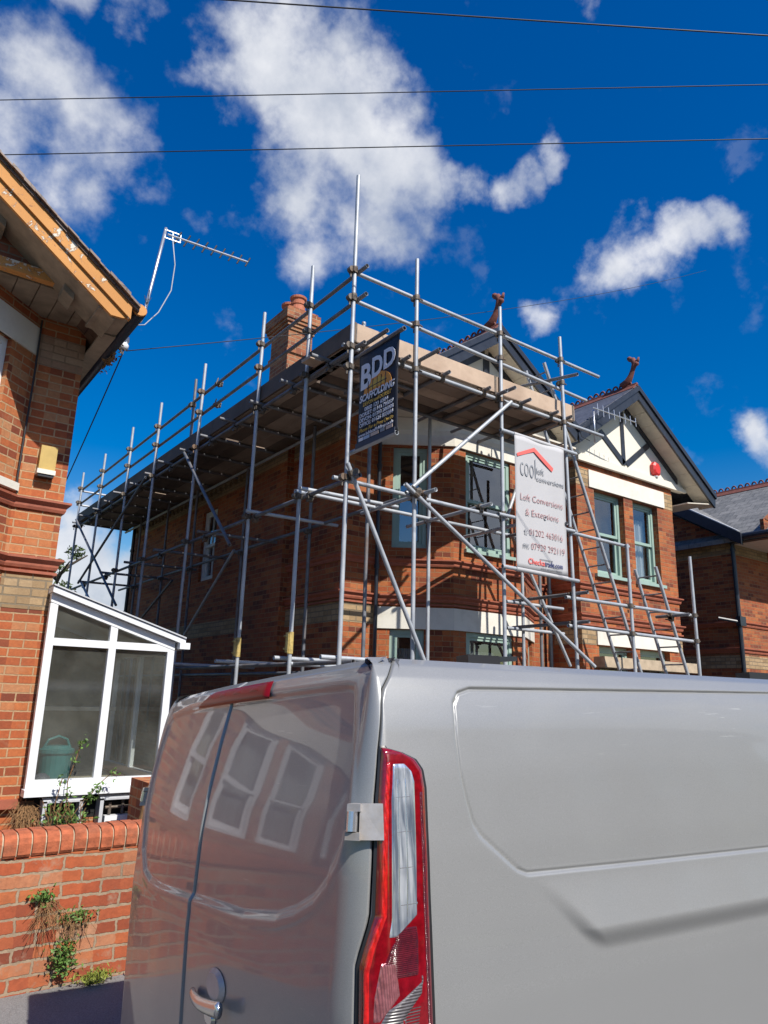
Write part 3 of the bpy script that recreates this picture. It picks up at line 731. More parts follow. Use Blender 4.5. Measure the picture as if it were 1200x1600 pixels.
# ------------------------------------------------------------------ neighbour to the right
N = thing('brick_house', 'red brick neighbouring house with grey slate roof and black gutter at the right edge', 'house', (19, 10, .14))
mb = MB()
wall(mb, (15.3,20), (15.3,8.1), 0, 5.3); wall(mb, (15.3,8.1), (16.9,8.1), 0, 5.6); wall(mb, (16.9,8.1), (17.6,7.5), 0, 5.6); wall(mb, (17.6,7.5), (19.2,7.5), 0, 5.6, [(.3,1.3,3.9,5.2)]); wall(mb, (19.2,7.5), (24,8.1), 0, 5.6); wall(mb, (24,8.1), (24,20), 0, 5.6); wall(mb, (24,20), (15.3,20), 0, 5.6)
mb.face([(15.3,8.1,5.3),(15.3,20,5.3),(15.3,14,9.0)]); mb.build('wall', MT['brick'], N)
window(N, (17.6,7.5), (19.2,7.5), (.3,1.3,3.9,5.2), 'white_paint')
mb = MB(); band(mb, [(15.3,20),(15.3,8.1),(16.9,8.1),(17.6,7.5),(19.2,7.5)], string_prof(3.53)); band(mb, [(15.3,20),(15.3,8.1),(16.9,8.1),(17.6,7.5),(19.2,7.5)], string_prof(2.97)); mb.build('string_course', MT['string'], N)
mb = MB(); band(mb, [(15.3,20),(15.3,8.1),(16.9,8.1)], rect_prof(.004,5.0,5.24)); band(mb, [(15.3,20),(15.3,8.1),(16.9,8.1)], rect_prof(.004,2.55,2.82)); mb.build('brick_band', MT['brick_yellow'], N)
mb = MB(); sl = .75; xc = 17.35; zp = 7.0
roof_pair(mb, xc, zp, sl, 2.25, 2.25, .1, 6.9, 13.0)
mb.prism([(15.0,7.75,5.33),(15.0,13.9,9.25),(26,13.9,9.25),(26,7.75,5.33)], (0,0,.06)); mb.build('roof', MT['slate_grey'], N)
mb = MB(); mb.prism([(14.97,7.68,5.10),(14.97,13.9,9.07),(14.97,13.9,9.31),(14.97,7.68,5.36)], (.08,0,0)); mb.build('bargeboard', MT['black_gloss'], N)
mb = MB(); mb.bar((15.13,7.8,5.44),(15.13,13.9,9.34),.14,.02,(0,-.5,1)); mb.build('flashing', MT['lead'], N)
mb = MB(); mb.path([(15.08,7.95,5.30),(15.08,6.9,5.30)], .07, 10); mb.box((15.12,6.92,5.20),(15.3,8.05,5.24)); mb.build('gutter', MT['black_gloss'], N)
mb = MB(); mb.box((15.3,6.95,5.24),(16.9,8.1,5.27)); mb.build('soffit', MT['soffit'], N)
mb = MB(); mb.box((15.14,7.25,5.27),(19.5,7.33,5.62)); xz_prism(mb, [(15.2,5.6),(19.5,5.6),(17.35,6.9)], 7.25, 7.33); mb.build('gable_wall', MT['brick'], N)
crest_tiles(xc, 6.9, 13.0, zp, N, .17)
downpipe(15.24, 8.02, .14, 5.25, N, .045)
mb = MB(); mb.box((15.15,7.95,3.42),(15.38,8.05,3.62)); mb.tube((15.2,8.0,3.5),(14.9,8.3,3.58),.035,8); mb.build('hopper', MT['black_gloss'], N)
tag(MB().box((15.6,4.95,0),(16.6,5.1,.9)).box((15.56,4.9,.9),(16.64,5.15,.98)).build('garden_wall', MT['brick_wall']), 'low brick garden wall in front of the right-hand house, behind the van', 'wall')

# ------------------------------------------------------------------ house on the left
Lh = thing('brick_house', 'orange brick house on the left with peeling orange bargeboards and stained soffit', 'house', (-.7, 9, .14))
mb = MB()
lp = [(-4.6,16),(-4.6,7.0),(-2.38,7.0),(-1.7,6.38),(.30,6.38),(.98,7.0),(1.40,7.0),(1.40,16)]
lops = {2: [(.12,.60,3.55,4.80),(.12,.60,1.0,2.3)], 3: [(.25,.95,3.55,4.80),(1.1,1.8,3.55,4.80),(.25,.95,1.0,2.3),(1.1,1.8,1.0,2.3)], 4: [(.10,.60,3.55,4.80),(.10,.60,1.0,2.3)], 1: [(.5,1.3,3.55,4.8),(.5,1.4,.2,2.3)]}
for i in range(7): wall(mb, lp[i], lp[i+1], 0, 5.22, lops.get(i, ()), .10)
mb.build('wall', MT['brick_left'], Lh)
for i in (1, 2, 3, 4):
    for k, o in enumerate(lops[i]): window(Lh, lp[i], lp[i+1], o, 'white_pvc', .045, curtain=(.05,.95))
mb = MB(); xz_prism(mb, [(-2.75,5.22),(1.28,5.22),(1.28,5.24),(-.7,6.5),(-2.75,5.24)], 6.40, 6.55); mb.build('gable_wall', MT['brick_shaded'], Lh)
mb = MB(); band(mb, [(-2.38,7.0),(-1.7,6.38),(.30,6.38),(.975,6.995)], rect_prof(.015,4.80,5.07)); mb.build('lintel_band', MT['lintel'], Lh)
mb = MB(); band(mb, [(-2.38,7.0),(-1.7,6.38),(.30,6.38),(.975,6.995)], rect_prof(.015,2.30,2.60)); mb.build('lintel_band', MT['lintel'], Lh)
mb = MB(); band(mb, [(-2.38,7.0),(-1.7,6.38),(.30,6.38),(.975,6.995)], rect_prof(.05,3.47,3.54)); mb.build('window_sill', MT['lintel'], Lh)
mb = MB(); band(mb, [(.985,7.0),(1.40,7.0),(1.40,15.9)], rect_prof(.004,4.72,5.03)); mb.build('brick_band', MT['brick_pale'], Lh)
mb = MB(); band(mb, [(.985,7.0),(1.40,7.0),(1.40,15.9)], rect_prof(.004,2.44,2.73)); mb.build('brick_band', MT['brick_yellow'], Lh)
for zz in (3.43, 2.90):
    mb = MB(); band(mb, [(-4.6,7.0),(-2.38,7.0),(-1.7,6.38),(.30,6.38),(.98,7.0),(1.40,7.0),(1.40,15.9)], string_prof(zz)); mb.build('string_course', MT['string'], Lh)
mb = MB(); band(mb, [(-2.38,7.0),(-1.7,6.38),(.30,6.38),(.98,7.0),(1.40,7.0),(1.40,15.9)], rect_prof(.025,2.755,2.78)); mb.build('string_course', MT['string'], Lh)
# roof, boards
zp = 6.73; sl = .757; xc = -.7; hh = 2.22
mb = MB()
for sg in (-1, 1):
    P = [(xc, zp+.03), (xc+sg*(hh+.06), zp-sl*(hh+.06)+.03), (xc+sg*(hh+.06), zp-sl*(hh+.06)-.02), (xc, zp-.02)]; xz_prism(mb, P, 5.91, 16)
for sg in (-1, 1):
    for i in range(24):      # rough edge of tiles at the verge
        a = (hh+.06)*i/24; b = (hh+.06)*(i+1)/24
        dz = random.uniform(.0, .022)
        xz_prism(mb, [(xc+sg*a, zp-sl*a+.025+dz), (xc+sg*b, zp-sl*b+.025+dz), (xc+sg*b, zp-sl*b+.01), (xc+sg*a, zp-sl*a+.01)], 5.89-random.uniform(0,.02), 6.1)
mb.build('roof', MT['tile_old'], Lh)
mb = MB()
for sg in (-1, 1):
    xz_prism(mb, [(xc, zp-.022), (xc+sg*hh, zp-sl*hh-.022), (xc+sg*hh, zp-sl*hh-.15), (xc, zp-.15)], 5.925, 5.985)
    xz_prism(mb, [(xc, zp-.13), (xc+sg*hh, zp-sl*hh-.13), (xc+sg*(hh-.06), zp-sl*hh-.150), (xc+sg*(hh-.16), zp-sl*(hh-.16)-.275), (xc, zp-.275)], 5.95, 5.98)
mb.build('bargeboard', MT['peel'], Lh)
mb = MB(); mb.box((-2.7,6.315,5.215),(1.255,6.395,5.31)); mb.build('tie_beam', MT['peel'], Lh)
mb = MB()
for sg in (-1, 1):      # sloping soffit behind the bargeboard
    xz_prism(mb, [(xc, zp-.245), (xc+sg*(hh-.12), zp-sl*(hh-.12)-.245), (xc+sg*(hh-.12), zp-sl*(hh-.12)-.27), (xc, zp-.27)], 5.985, 6.40)
    for h in (.5, 1.1, 1.7): xz_prism(mb, [(xc+sg*h, zp-sl*h-.25), (xc+sg*(h+.09), zp-sl*(h+.09)-.25), (xc+sg*(h+.09), zp-sl*(h+.09)-.33), (xc+sg*h, zp-sl*h-.33)], 6.18, 6.40)
mb.build('verge_soffit', MT['dirty_soffit'], Lh)
mb = MB(); x = -2.75
while x < 1.35:
    mb.box((x,6.40,5.20),(min(x+.172,1.40),7.02,5.22)); x += .18
mb.box((1.26,5.985,4.945),(1.50,6.42,4.965)); mb.box((1.26,6.41,4.965),(1.28,6.425,5.2)); mb.build('soffit', MT['dirty_soffit'], Lh)
mb = MB(); y = 6.42
while y < 15.5:
    mb.box((1.402,y,4.93),(1.535,y+.9,4.95)); y += .91
mb.box((1.5,5.99,4.95),(1.535,15.9,5.10)); mb.build('eaves_soffit', MT['dirty_soffit'], Lh)
mb = MB(); mb.path([(1.60,5.98,5.02),(1.60,16,4.99)], .062, 12); mb.build('gutter', MT['black_gloss'], Lh, smooth=True)
mb = MB(); mb.lathe((1.60,5.975,5.035), [(.0,-.01),(.062,-.01),(.066,.0),(.062,.012),(0,.015)], 14, (0,-1,.2)); mb.build('end_cap', MT['peel'], Lh)
tag(leaves(60, lambda: (1.62+rng.normal()*.02, 6.9+rng.normal()*.15, 4.93-abs(rng.normal())*.05), .03).build('gutter_moss', MT['leaf_dry'], Lh), kind='stuff')
mb = MB(); mb.path([(1.66,6.0,5.1),(1.665,5.99,5.2),(1.67,5.985,5.27)], .004, 5)
for s_ in (-.03,-.012,.01,.03): mb.path([(1.66,6.0,5.12),(1.66+s_,5.99,5.17+abs(s_))], .003, 4)
mb.build('bird_spikes', MT['cable'], Lh)
MB().path([(.985,6.965,5.15),(.99,6.96,4.6),(.985,6.965,3.6),(1.0,6.965,3.45)], .009, 6).build('wall_cable', MT['cable'], Lh)
mb = MB(); mb.box((-4.6,7.0,5.22),(1.4,16,5.24)); mb.box((-4.5,9.0,.2),(1.3,9.05,5.2)); mb.build('inner_wall', MT['room'], Lh)
mb = MB(); roof_pair(mb, -3.9, 6.0, .7, 1.2, 1.3, .08, 6.8, 16); mb.build('roof', MT['tile_old'], Lh)
t = thing('wall_box', 'tan plastic box with pale base on the left house wall', 'wall box', (1.205,6.95,3.78))
MB().box((1.135,6.915,3.70),(1.275,6.995,3.925)).build('cover', MT['box_tan'], t)
MB().box((1.125,6.90,3.655),(1.28,6.995,3.698)).build('base', MT['lintel'], t)
MB().box((1.135,6.91,3.63),(1.27,6.995,3.654)).build('underside', MT['black_plastic'], t)
a = aerial('silver tv aerial on a bent mast at the eaves of the left house', (1.6,6.6,5.2), [(1.62,6.60,5.225),(1.72,6.6,5.225),(1.785,6.6,5.26),(1.81,6.6,5.34),(1.865,6.6,5.8),(1.93,6.6,6.37)], (1.95,6.59,6.30), (2.83,6.56,6.325), 9, .075, (.38,-.2,1))
MB().path([(2.0,6.59,6.30),(2.06,6.6,6.0),(2.05,6.6,5.7),(1.95,6.6,5.42),(1.83,6.6,5.24),(1.7,6.6,5.19)], .006, 6).build('lead', MT['grey_cable'], a, smooth=True)
MB().box((1.55,6.57,5.18),(1.68,6.63,5.25)).build('bracket', MT['black_gloss'], a)
t = thing('cable_insulator', 'white ceramic insulator on a bracket under the left house eaves', 'insulator', (1.68,6.75,5.08))
MB().lathe((1.70,6.75,5.06), [(.02,-.07),(.04,-.06),(.045,-.02),(.03,.0),(.045,.02),(.045,.06),(.02,.08)], 12).build('body', MT['white_pvc'], t, smooth=True)
MB().path([(1.53,6.75,5.04),(1.64,6.75,5.02),(1.70,6.75,4.94),(1.70,6.75,5.0)], .012, 6).build('bracket', MT['coupler'], t)

# ------------------------------------------------------------------ lean-to conservatory
Cn = thing('conservatory', 'white framed lean-to conservatory with dusty glass beside the left house', 'conservatory', (2.0,8,.14))
Y0 = 6.86; y1 = Y0+.06; yb = 9.4
def ctop(x): return 2.585-(x-1.385)*.31
mb = MB()
mb.box((1.385,Y0,.955),(1.45,y1,2.50)); mb.box((2.475,Y0,.955),(2.54,y1,2.19))
mb.box((1.45,Y0,.955),(2.475,y1,1.025)); mb.box((1.45,Y0,2.135),(2.475,y1,2.20)); xz_prism(mb, [(1.925,1.025),(1.99,1.025),(1.99,2.135),(1.925,2.135)], Y0, y1); xz_prism(mb, [(1.925,2.20),(1.99,2.20),(1.99,ctop(1.99)-.07),(1.925,ctop(1.925)-.07)], Y0, y1)
xz_prism(mb, [(1.385,ctop(1.385)),(2.54,ctop(2.54)),(2.54,ctop(2.54)-.075),(1.385,ctop(1.385)-.075)], Y0-.004, y1)
for yy in (yb-.06,): mb.box((2.475,yy,.955),(2.54,yy+.06,2.2))
mb.box((2.475,y1,.955),(2.54,yb,1.025)); mb.box((2.475,y1,2.11),(2.54,yb,2.18))
for yy in (7.7,8.5): mb.box((2.48,yy,1.02),(2.535,yy+.06,2.12))
mb.build('frame', MT['white_pvc'], Cn)
mb = MB(); mb.box((1.37,Y0-.07,.90),(2.56,y1,.955)); mb.build('sill', MT['white_pvc'], Cn)
for x0, x1_, z0, z1a, z1b in ((1.45,1.925,1.025,2.135,2.135),(1.99,2.475,1.025,2.135,2.135),(1.45,1.925,2.20,ctop(1.45)-.075,ctop(1.925)-.075),(1.99,2.475,2.20,ctop(1.99)-.075,max(2.201,ctop(2.475)-.075))):
    q = MB(); q.face([(x0,Y0+.035,z0),(x1_,Y0+.035,z0),(x1_,Y0+.035,z1b),(x0,Y0+.035,z1a)]); q.build('pane', MT['dusty_glass'], Cn)
q = MB(); q.face([(2.50,y1,1.02),(2.50,yb,1.02),(2.50,yb,2.12),(2.50,y1,2.12)]); q.build('pane', MT['dusty_glass'], Cn)
mb = MB(); xz_prism(mb, [(1.38,ctop(1.38)+.055),(2.62,ctop(2.62)+.055),(2.62,ctop(2.62)+.005),(1.38,ctop(1.38)+.005)], Y0-.06, yb); mb.build('roof', MT['white_pvc'], Cn)
mb = MB(); xz_prism(mb, [(1.38,ctop(1.38)+.075),(2.62,ctop(2.62)+.075),(2.62,ctop(2.62)+.062),(1.38,ctop(1.38)+.062)], Y0-.075, yb); mb.build('roof_trim', MT['lead'], Cn)
mb = MB(); mb.box((2.56,Y0-.08,2.165),(2.66,yb,2.225)); mb.build('gutter', MT['white_pvc'], Cn)
mb = MB(); mb.box((1.41,6.93,.14),(2.53,7.05,.89)); mb.box((2.42,7.05,.14),(2.53,yb,.95)); mb.build('base_wall', MT['brick_left'], Cn)
mb = MB(); mb.box((1.41,6.925,.70),(2.53,6.99,.90)); mb.build('sill_gap_shade', MT['dark'], Cn)  # solid near-black block painted in as the shade under the sill
mb = MB(); xz_prism(mb, [(1.42,.14),(2.47,.14),(2.47,ctop(2.47)-.02),(1.42,ctop(1.42)-.02)], 8.6, 8.65); mb.box((1.42,7.05,.9),(2.47,8.6,.92)); mb.build('inner_wall', MT['floor_dark'], Cn)
MB().box((1.44,8.2,1.55),(2.45,8.58,1.59)).build('shelf', MT['white_paint'], Cn)
t = thing('plastic_bin', 'teal plastic bin standing inside the conservatory behind the left pane', 'bin', (1.66,7.15,.92))
MB().lathe((1.66,7.15,.92), [(.0,0),(.10,0),(.12,.02),(.135,.28),(.15,.30),(.15,.33),(.12,.34),(.10,.36),(0,.36)], 20).build('tub', MT['teal'], t, smooth=False)
MB().path([(1.54,7.15,1.24),(1.58,7.13,1.33),(1.66,7.13,1.36),(1.74,7.15,1.33),(1.78,7.15,1.24)], .012, 8).build('handle', MT['teal'], t)
mb = MB(); mb.lathe((1.54,7.04,.93), [(.0,0),(.08,.01),(.09,.05),(.07,.10),(.03,.13),(0,.13)], 9); tag(mb.build('bag', MT['banner_grey'], smooth=True), 'dark crumpled bag lying inside the conservatory beside the teal bin', 'bag')
# meter boxes under the sill
def meter_box(x0, label):
    t = thing('meter_box', label, 'meter box', (x0+.16, 6.85, .6))
    mb = MB(); mb.box((x0,6.80,.56),(x0+.03,6.93,.86)); mb.box((x0+.29,6.80,.56),(x0+.32,6.93,.86)); mb.prism([(x0,6.80,.845),(x0+.32,6.80,.845),(x0+.32,6.92,.895),(x0,6.92,.895)], (0,0,.015)); mb.box((x0+.03,6.80,.56),(x0+.29,6.93,.575))
    mb.build('housing', MT['lead'], t); MB().box((x0+.03,6.915,.575),(x0+.29,6.93,.85)).build('back', MT['dark'], t)
    return t
tm = meter_box(1.53, 'grey open meter box under the conservatory, overgrown with ivy')
tm2 = meter_box(1.99, 'grey open meter box under the conservatory holding a white meter')
mb = MB(); mb.box((2.045,6.81,.55),(2.265,6.88,.715)); m_ = mb.build('meter', MT['white_pvc'], tm2)
MB().box((2.10,6.804,.655),(2.16,6.81,.675)).build('display', MT['black_plastic'], m_); MB().box((2.21,6.804,.60),(2.245,6.81,.64)).build('sticker', MT['yellow_text'], m_)
mb = MB(); mb.tube((2.05,6.85,.78),(2.25,6.85,.78),.012,8); mb.tube((2.09,6.85,.72),(2.09,6.85,.82),.014,8); mb.tube((2.2,6.85,.72),(2.2,6.85,.85),.014,8); mb.build('pipe', MT['coupler'], tm2)
mb = MB(); mb.box((1.0,6.93,.80),(1.36,7.02,.87)); mb.build('ledge', MT['string'], Lh)

# ------------------------------------------------------------------ garden wall with round-topped brick coping
gw = thing('garden_wall', 'low red brick garden wall with rounded brick-on-edge coping by the pavement', 'wall', (0,4.86,.14))
mb = MB()
mbk = MB(); wall(mbk, (-9,4.792), (1.80,4.792), .0, .845, [(-9+9+9.42,9.535+.0,.665,.735),(9.25,9.38,.59,.66)], .08)
wall(mbk, (1.80,4.792), (1.80,5.01), .0, .845); wall(mbk, (1.80,5.01), (-9,5.01), .0, .845); mbk.build('brickwork', MT['brick_wall'], gw)
MB().box((.2,4.87,.58),(.62,4.88,.75)).build('hole_back', MT['dark'], gw)
mb = MB(); mm = MB(); x = 1.80; k = 0
while x > -3:
    w = .066; x0, x1_ = x-w, x
    prof = [(4.785,.845),(4.775,.86),(4.775,.915),(4.785,.945),(4.81,.965),(4.85,.972),(4.95,.972),(4.99,.965),(5.015,.94),(5.02,.86),(5.015,.845)]
    j = random.uniform(-.004,.004)
    mb.prism([(x0, y+j, z+j*.6) for y, z in prof], (w,0,0))
    x -= w+.010
mm.prism([(-9.0,y,z) for y, z in [(4.795,.846),(4.787,.91),(4.797,.94),(4.82,.955),(4.85,.962),(4.95,.962),(4.98,.955),(5.005,.93),(5.01,.846)]], (10.79,0,0))
mb.build('coping', MT['brick_unit'], gw); mm.build('coping_mortar', MT['stone'], gw)
gp = thing('gate_pier', 'brick gate pier with dark stained edge behind the garden wall', 'pier', (2.3,6.3,.14))
MB().box((2.17,6.15,.14),(2.60,6.6,1.045)).build('brickwork', MT['brick_left'], gp)
tag(MB().path([(2.155,6.13,.5),(2.15,6.12,.72),(2.17,6.12,.88),(2.16,6.13,1.02)], .05, 8, [.05,.06,.05,.035]).build('vine_stem', MT['leaf_dry'], smooth=True), 'thick dead vine stem clinging to the brick gate pier', 'vine')

# ------------------------------------------------------------------ plants
def plant(name, label, cat, base, parts, group=None):
    t = thing(name, label, cat, base, group)
    for pn, mb, mat in parts: mb.build(pn, MT[mat], t)
    return t
def clump(c, sx, sy, sz): return lambda: (c[0]+rng.normal()*sx, c[1]-abs(rng.normal())*sy, c[2]+rng.normal()*sz)
def stems(c, n, L, r=.0025, down=False):
    mb = MB()
    for i in range(n):
        p = Vector(c)+Vector((rng.normal()*.03, -abs(rng.normal())*.01, 0)); d = Vector((rng.normal()*.4, -.25-abs(rng.normal())*.2, (-1 if down else 1)*random.uniform(.5,1))).normalized()
        q = p+d*L*random.uniform(.4,1); mb.path([p, (p+q)/2+Vector((rng.normal()*.02,-.01,rng.normal()*.01)), q], r, 4)
    return mb
Yw = 4.785
mb = leaves(300, lambda: (1.165+rng.normal()*.03, Yw-abs(rng.normal())*.03, .50-abs(rng.normal())*.09), .011, .35)
plant('wall_weed', 'weed with a green tuft and hanging dry stems, highest on the garden wall', 'weed', (1.16,Yw,.62), [('dry_stems', stems((1.17,Yw,.60), 55, .22, .0012, True), 'leaf_dry'), ('leaves', leaves(150, clump((1.14,Yw,.625), .028, .03, .018), .013), 'leaf')], 'weeds on the garden wall')
plant('wall_weed', 'straggly weed of dry stems and small green leaves in the middle of the garden wall', 'weed', (1.33,Yw,.52), [('dry_stems', stems((1.33,Yw,.52), 45, .16, .0012, True), 'leaf_dry'), ('leaves', leaves(170, lambda: (1.33+rng.normal()*.055, Yw-abs(rng.normal())*.03, .505+rng.normal()*.02), .012), 'leaf')], 'weeds on the garden wall')
plant('wall_weed', 'bushy green weed low on the garden wall above the pavement', 'weed', (1.29,Yw,.28), [('dry_stems', stems((1.29,Yw,.27), 14, .10), 'leaf_dry'), ('leaves', leaves(380, clump((1.285,Yw-.01,.30), .035, .035, .045), .014), 'leaf')], 'weeds on the garden wall')
plant('pavement_weed', 'yellow-green weed growing where garden wall meets pavement', 'weed', (1.47,4.74,.14), [('stems', stems((1.47,4.75,.14), 40, .10, .002), 'leaf_y'), ('leaves', leaves(260, lambda: (1.475+rng.normal()*.055, 4.75-abs(rng.normal())*.035, .165+abs(rng.normal())*.025), .016, .6), 'leaf_y')])
mb = MB()
for k in range(40):
    p = Vector((1.66+rng.normal()*.07, 6.74, .55)); q = p+Vector((rng.normal()*.10, -.05-random.random()*.06, random.uniform(.12,.38))); mb.path([p, (p+q)/2+Vector((rng.normal()*.03,-.02,0)), q], .003, 4)
for q in (((1.70,6.74,.8),(1.68,6.72,1.02),(1.72,6.70,1.2),(1.75,6.70,1.34)), ((1.82,6.74,.8),(1.92,6.7,.98),(2.0,6.68,1.06),(2.06,6.68,1.1)), ((1.6,6.74,.8),(1.62,6.70,.98),(1.63,6.7,1.05))): mb.path(q, .004, 5)
lv = leaves(520, lambda: (1.68+rng.normal()*.085, 6.74-abs(rng.normal())*.07, .66+rng.normal()*.085), .021)
for q, n in (((1.75,6.69,1.32),26),((1.72,6.69,1.2),12),((1.63,6.69,1.03),22),((1.92,6.68,.96),34),((2.02,6.67,1.06),16),((1.86,6.7,.88),34),((1.69,6.7,.93),20)):
    l2 = leaves(n, lambda: (q[0]+rng.normal()*.025, q[1]-abs(rng.normal())*.02, q[2]+rng.normal()*.03), .019); b = len(lv.v); lv.v += l2.v; lv.f += [tuple(i+b for i in f) for f in l2.f]
plant('ivy', 'green ivy climbing out of the meter box up the conservatory sill', 'ivy', (1.66,6.74,.14), [('stems', mb, 'leaf_dry'), ('leaves', lv, 'leaf')])
mb = stems((1.42,6.90,.86), 110, .34, .0018, True)
plant('creeper', 'dead brown creeper hanging beside the conservatory sill over the wall', 'creeper', (1.42,6.9,.86), [('stems', mb, 'leaf_dry'), ('dead_leaves', leaves(260, lambda: (1.42+rng.normal()*.075, 6.88-abs(rng.normal())*.04, .66+rng.normal()*.10), .012), 'leaf_dry')])
tr = thing('tree', 'leafy green tree far behind in the gap between the houses', 'tree', (5.05,25,.14))
mb = MB(); mb.path([(5.05,25,.1),(5.1,25,2),(5.0,25,3.6),(5.1,25,4.8)], .2, 9, [.24,.18,.14,.08])
for k in range(9):
    a = k*.7; z = 2.6+k*.32; mb.path([(5.05,25,z),(5.05+.5*math.cos(a),25+.5*math.sin(a),z+.5),(5.05+1.0*math.cos(a),25+1.0*math.sin(a),z+.8)], .05, 6, [.07,.045,.02])
mb.build('trunk', MT['bark'], tr)
cl = [(5.05+rng.normal()*.45, 25+rng.normal()*.6, 4.2+rng.normal()*.95) for _ in range(26)]
def tl():
    c = cl[random.randrange(len(cl))]; v = Vector(rng.normal(size=3)).normalized()*(.34*random.random()**.4); return (c[0]+v.x, c[1]+v.y, c[2]+v.z*.8)
leaves(3600, tl, .075).build('crown', MT['leaf_tree'], tr)

# ------------------------------------------------------------------ overhead cables
def cable(label, p, q, ext=(1.5,2.5), sag=.15, r=.009, name='overhead_cable', mat='cable'):
    p = Vector(p); q = Vector(q); d = q-p; a = p-d*ext[0]; b = q+d*ext[1]; pts = []
    for i in range(25):
        f = i/24; pts.append(a.lerp(b, f)-Vector((0,0,sag*4*f*(1-f))))
    o = MB().path(pts, r, 6).build(name, MT[mat], smooth=True); return tag(o, label, 'cable')
cable('black overhead cable crossing the top right corner of the sky', (2.028,4.575,7.55), (5.596,2.195,7.55), sag=.1, r=.0065)
cable('thin black overhead cable, middle one of the three crossing the sky', (.326,7.202,7.55), (6.114,2.454,7.55), sag=.1, r=.005)
cable('black overhead cable, lowest of the three crossing the sky', (.461,8.057,7.55), (6.789,2.791,7.55), sag=.1, r=.006)
cable('thin black service cable from the left house eaves over the scaffolding', (1.72,6.74,4.98), (7.9,7.75,8.32), ext=(0,1.6), sag=.22, r=.0045)
cable('thin black cable dropping from the insulator behind the left house', (1.70,6.76,4.96), (1.76,9.2,4.0), ext=(0,.6), sag=.05, r=.006)

# ------------------------------------------------------------------ scaffold
SC = thing('scaffold', 'tube and board scaffold wrapped round the front and side of the brick house', 'scaffold', (4, 6.2, .14))
R = .0242; ncoup = [0]
def pole(name, p, q, mat='tube', hollow=True, parent=None):
    return MB().tube(p, q, R, 14, hollow=hollow).build(name, MT[mat], parent or SC, smooth=False)
def smooth_sides(o):
    for p in o.data.polygons:
        if len(p.vertices) == 4: p.use_smooth = True
def coupler(c, ax1=(0,0,1), ax2=(1,0,0), parent=None, mat='coupler'):
    if ncoup[0] >= 98: return
    ncoup[0] += 1
    c = Vector(c); a = Vector(ax1).normalized(); b = Vector(ax2).normalized(); n = a.cross(b).normalized(); mb = MB()
    mb.tube(c-a*.03, c+a*.03, R*1.55, 10); off = n*(R*2.1)
    mb.tube(c+off-b*.03, c+off+b*.03, R*1.55, 10)
    mb.bar(c+n*R*.6-b*.038, c+off*.9+b*.038, .06, .06)
    mb.tube(c+b*.03-n*.01, c+b*.095+n*.005, .010, 6); mb.tube(c+off-a*.05, c+off-a*.095, .010, 6)
    mb.build('coupler', MT[mat], parent)
def standard(x, y, z0, z1, zs=(), dx=0, dy=0, mat='tube', axes=((1,0,0),)):
    o = pole('standard', (x+dx, y+dy, z0), (x, y, z1), mat); smooth_sides(o)
    for z in zs:
        f = (z-z0)/(z1-z0); coupler((x+dx*(1-f), y+dy*(1-f), z), (0,0,1), axes[0], o)
    return o
XO = 3.988; YO = 6.2
GR1, GR2, PL, ML = 6.50, 6.145, 5.55, 4.02
def bp(x, y):
    MB().box((x-.075,y-.075,.142),(x+.075,y+.075,.15)).build('base_plate', MT['coupler'], SC)
# side outer row
c0 = standard(XO, YO, .15, 7.78, (GR1, GR2, PL, ML, 5.30), dx=.0, axes=((0,1,0),)); coupler((XO,YO,GR1+.02),(0,0,1),(1,0,0),c0); coupler((XO,YO,GR2+.03),(0,0,1),(1,0,0),c0)
side = [(7.2,7.06,.05),(8.52,6.99,.09),(10.62,6.99,.20),(12.67,6.97,.16),(14.33,6.97,.06),(16.25,6.9,.25),(18.1,6.9,.13)]
for i, (y, z1, dy) in enumerate(side):
    o = standard(XO, y-.02, .15, z1, (GR1, GR2, PL) + ((ML,) if i < 5 else ()), dy=dy, axes=((0,1,0),)); bp(XO, y+dy)
    if i in (0, 1):
        zz = 2.33; f = (zz-.15)/(z1-.15); yy = y-.02+dy*(1-f); mb = MB(); mb.tube((XO,yy,zz-.12),(XO,yy,zz+.12),R*1.35,10); mb.box((XO-.06,yy-.012,zz-.11),(XO-.03,yy+.012,zz+.11))
        for s_ in (-.07,.07): mb.tube((XO-.065,yy-.03,zz+s_),(XO-.065,yy+.03,zz+s_),.012,6)
        mb.build('sleeve_coupler', MT['yellow_steel'], o)
standard(XO+.06, 11.13, 5.45, 6.92, (6.45,), mat='tube_dark', axes=((0,1,0),)); bp(XO, YO)
standard(4.22, 6.32, 5.5, 5.98, ())
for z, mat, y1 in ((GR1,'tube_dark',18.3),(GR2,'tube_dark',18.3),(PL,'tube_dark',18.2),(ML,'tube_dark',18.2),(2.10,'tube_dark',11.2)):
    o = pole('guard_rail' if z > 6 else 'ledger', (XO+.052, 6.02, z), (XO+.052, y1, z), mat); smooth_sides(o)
    if z > 6: coupler((XO+.052, 10.15, z), (0,1,0), (0,0,1), o)
# far end returns
for z in (GR1-.05, GR2-.05): smooth_sides(pole('guard_rail', (XO-.05, 18.16, z), (5.3, 18.16, z)))
# inner row along the side wall
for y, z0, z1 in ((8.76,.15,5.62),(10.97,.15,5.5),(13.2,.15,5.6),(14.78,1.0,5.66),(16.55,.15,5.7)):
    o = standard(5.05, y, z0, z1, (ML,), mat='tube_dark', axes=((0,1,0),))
for z in (PL-.02, 4.10, 2.06): smooth_sides(pole('ledger', (5.10, 6.8, z), (5.10, 17.9, z), 'tube' if z > 5 else 'tube_dark'))
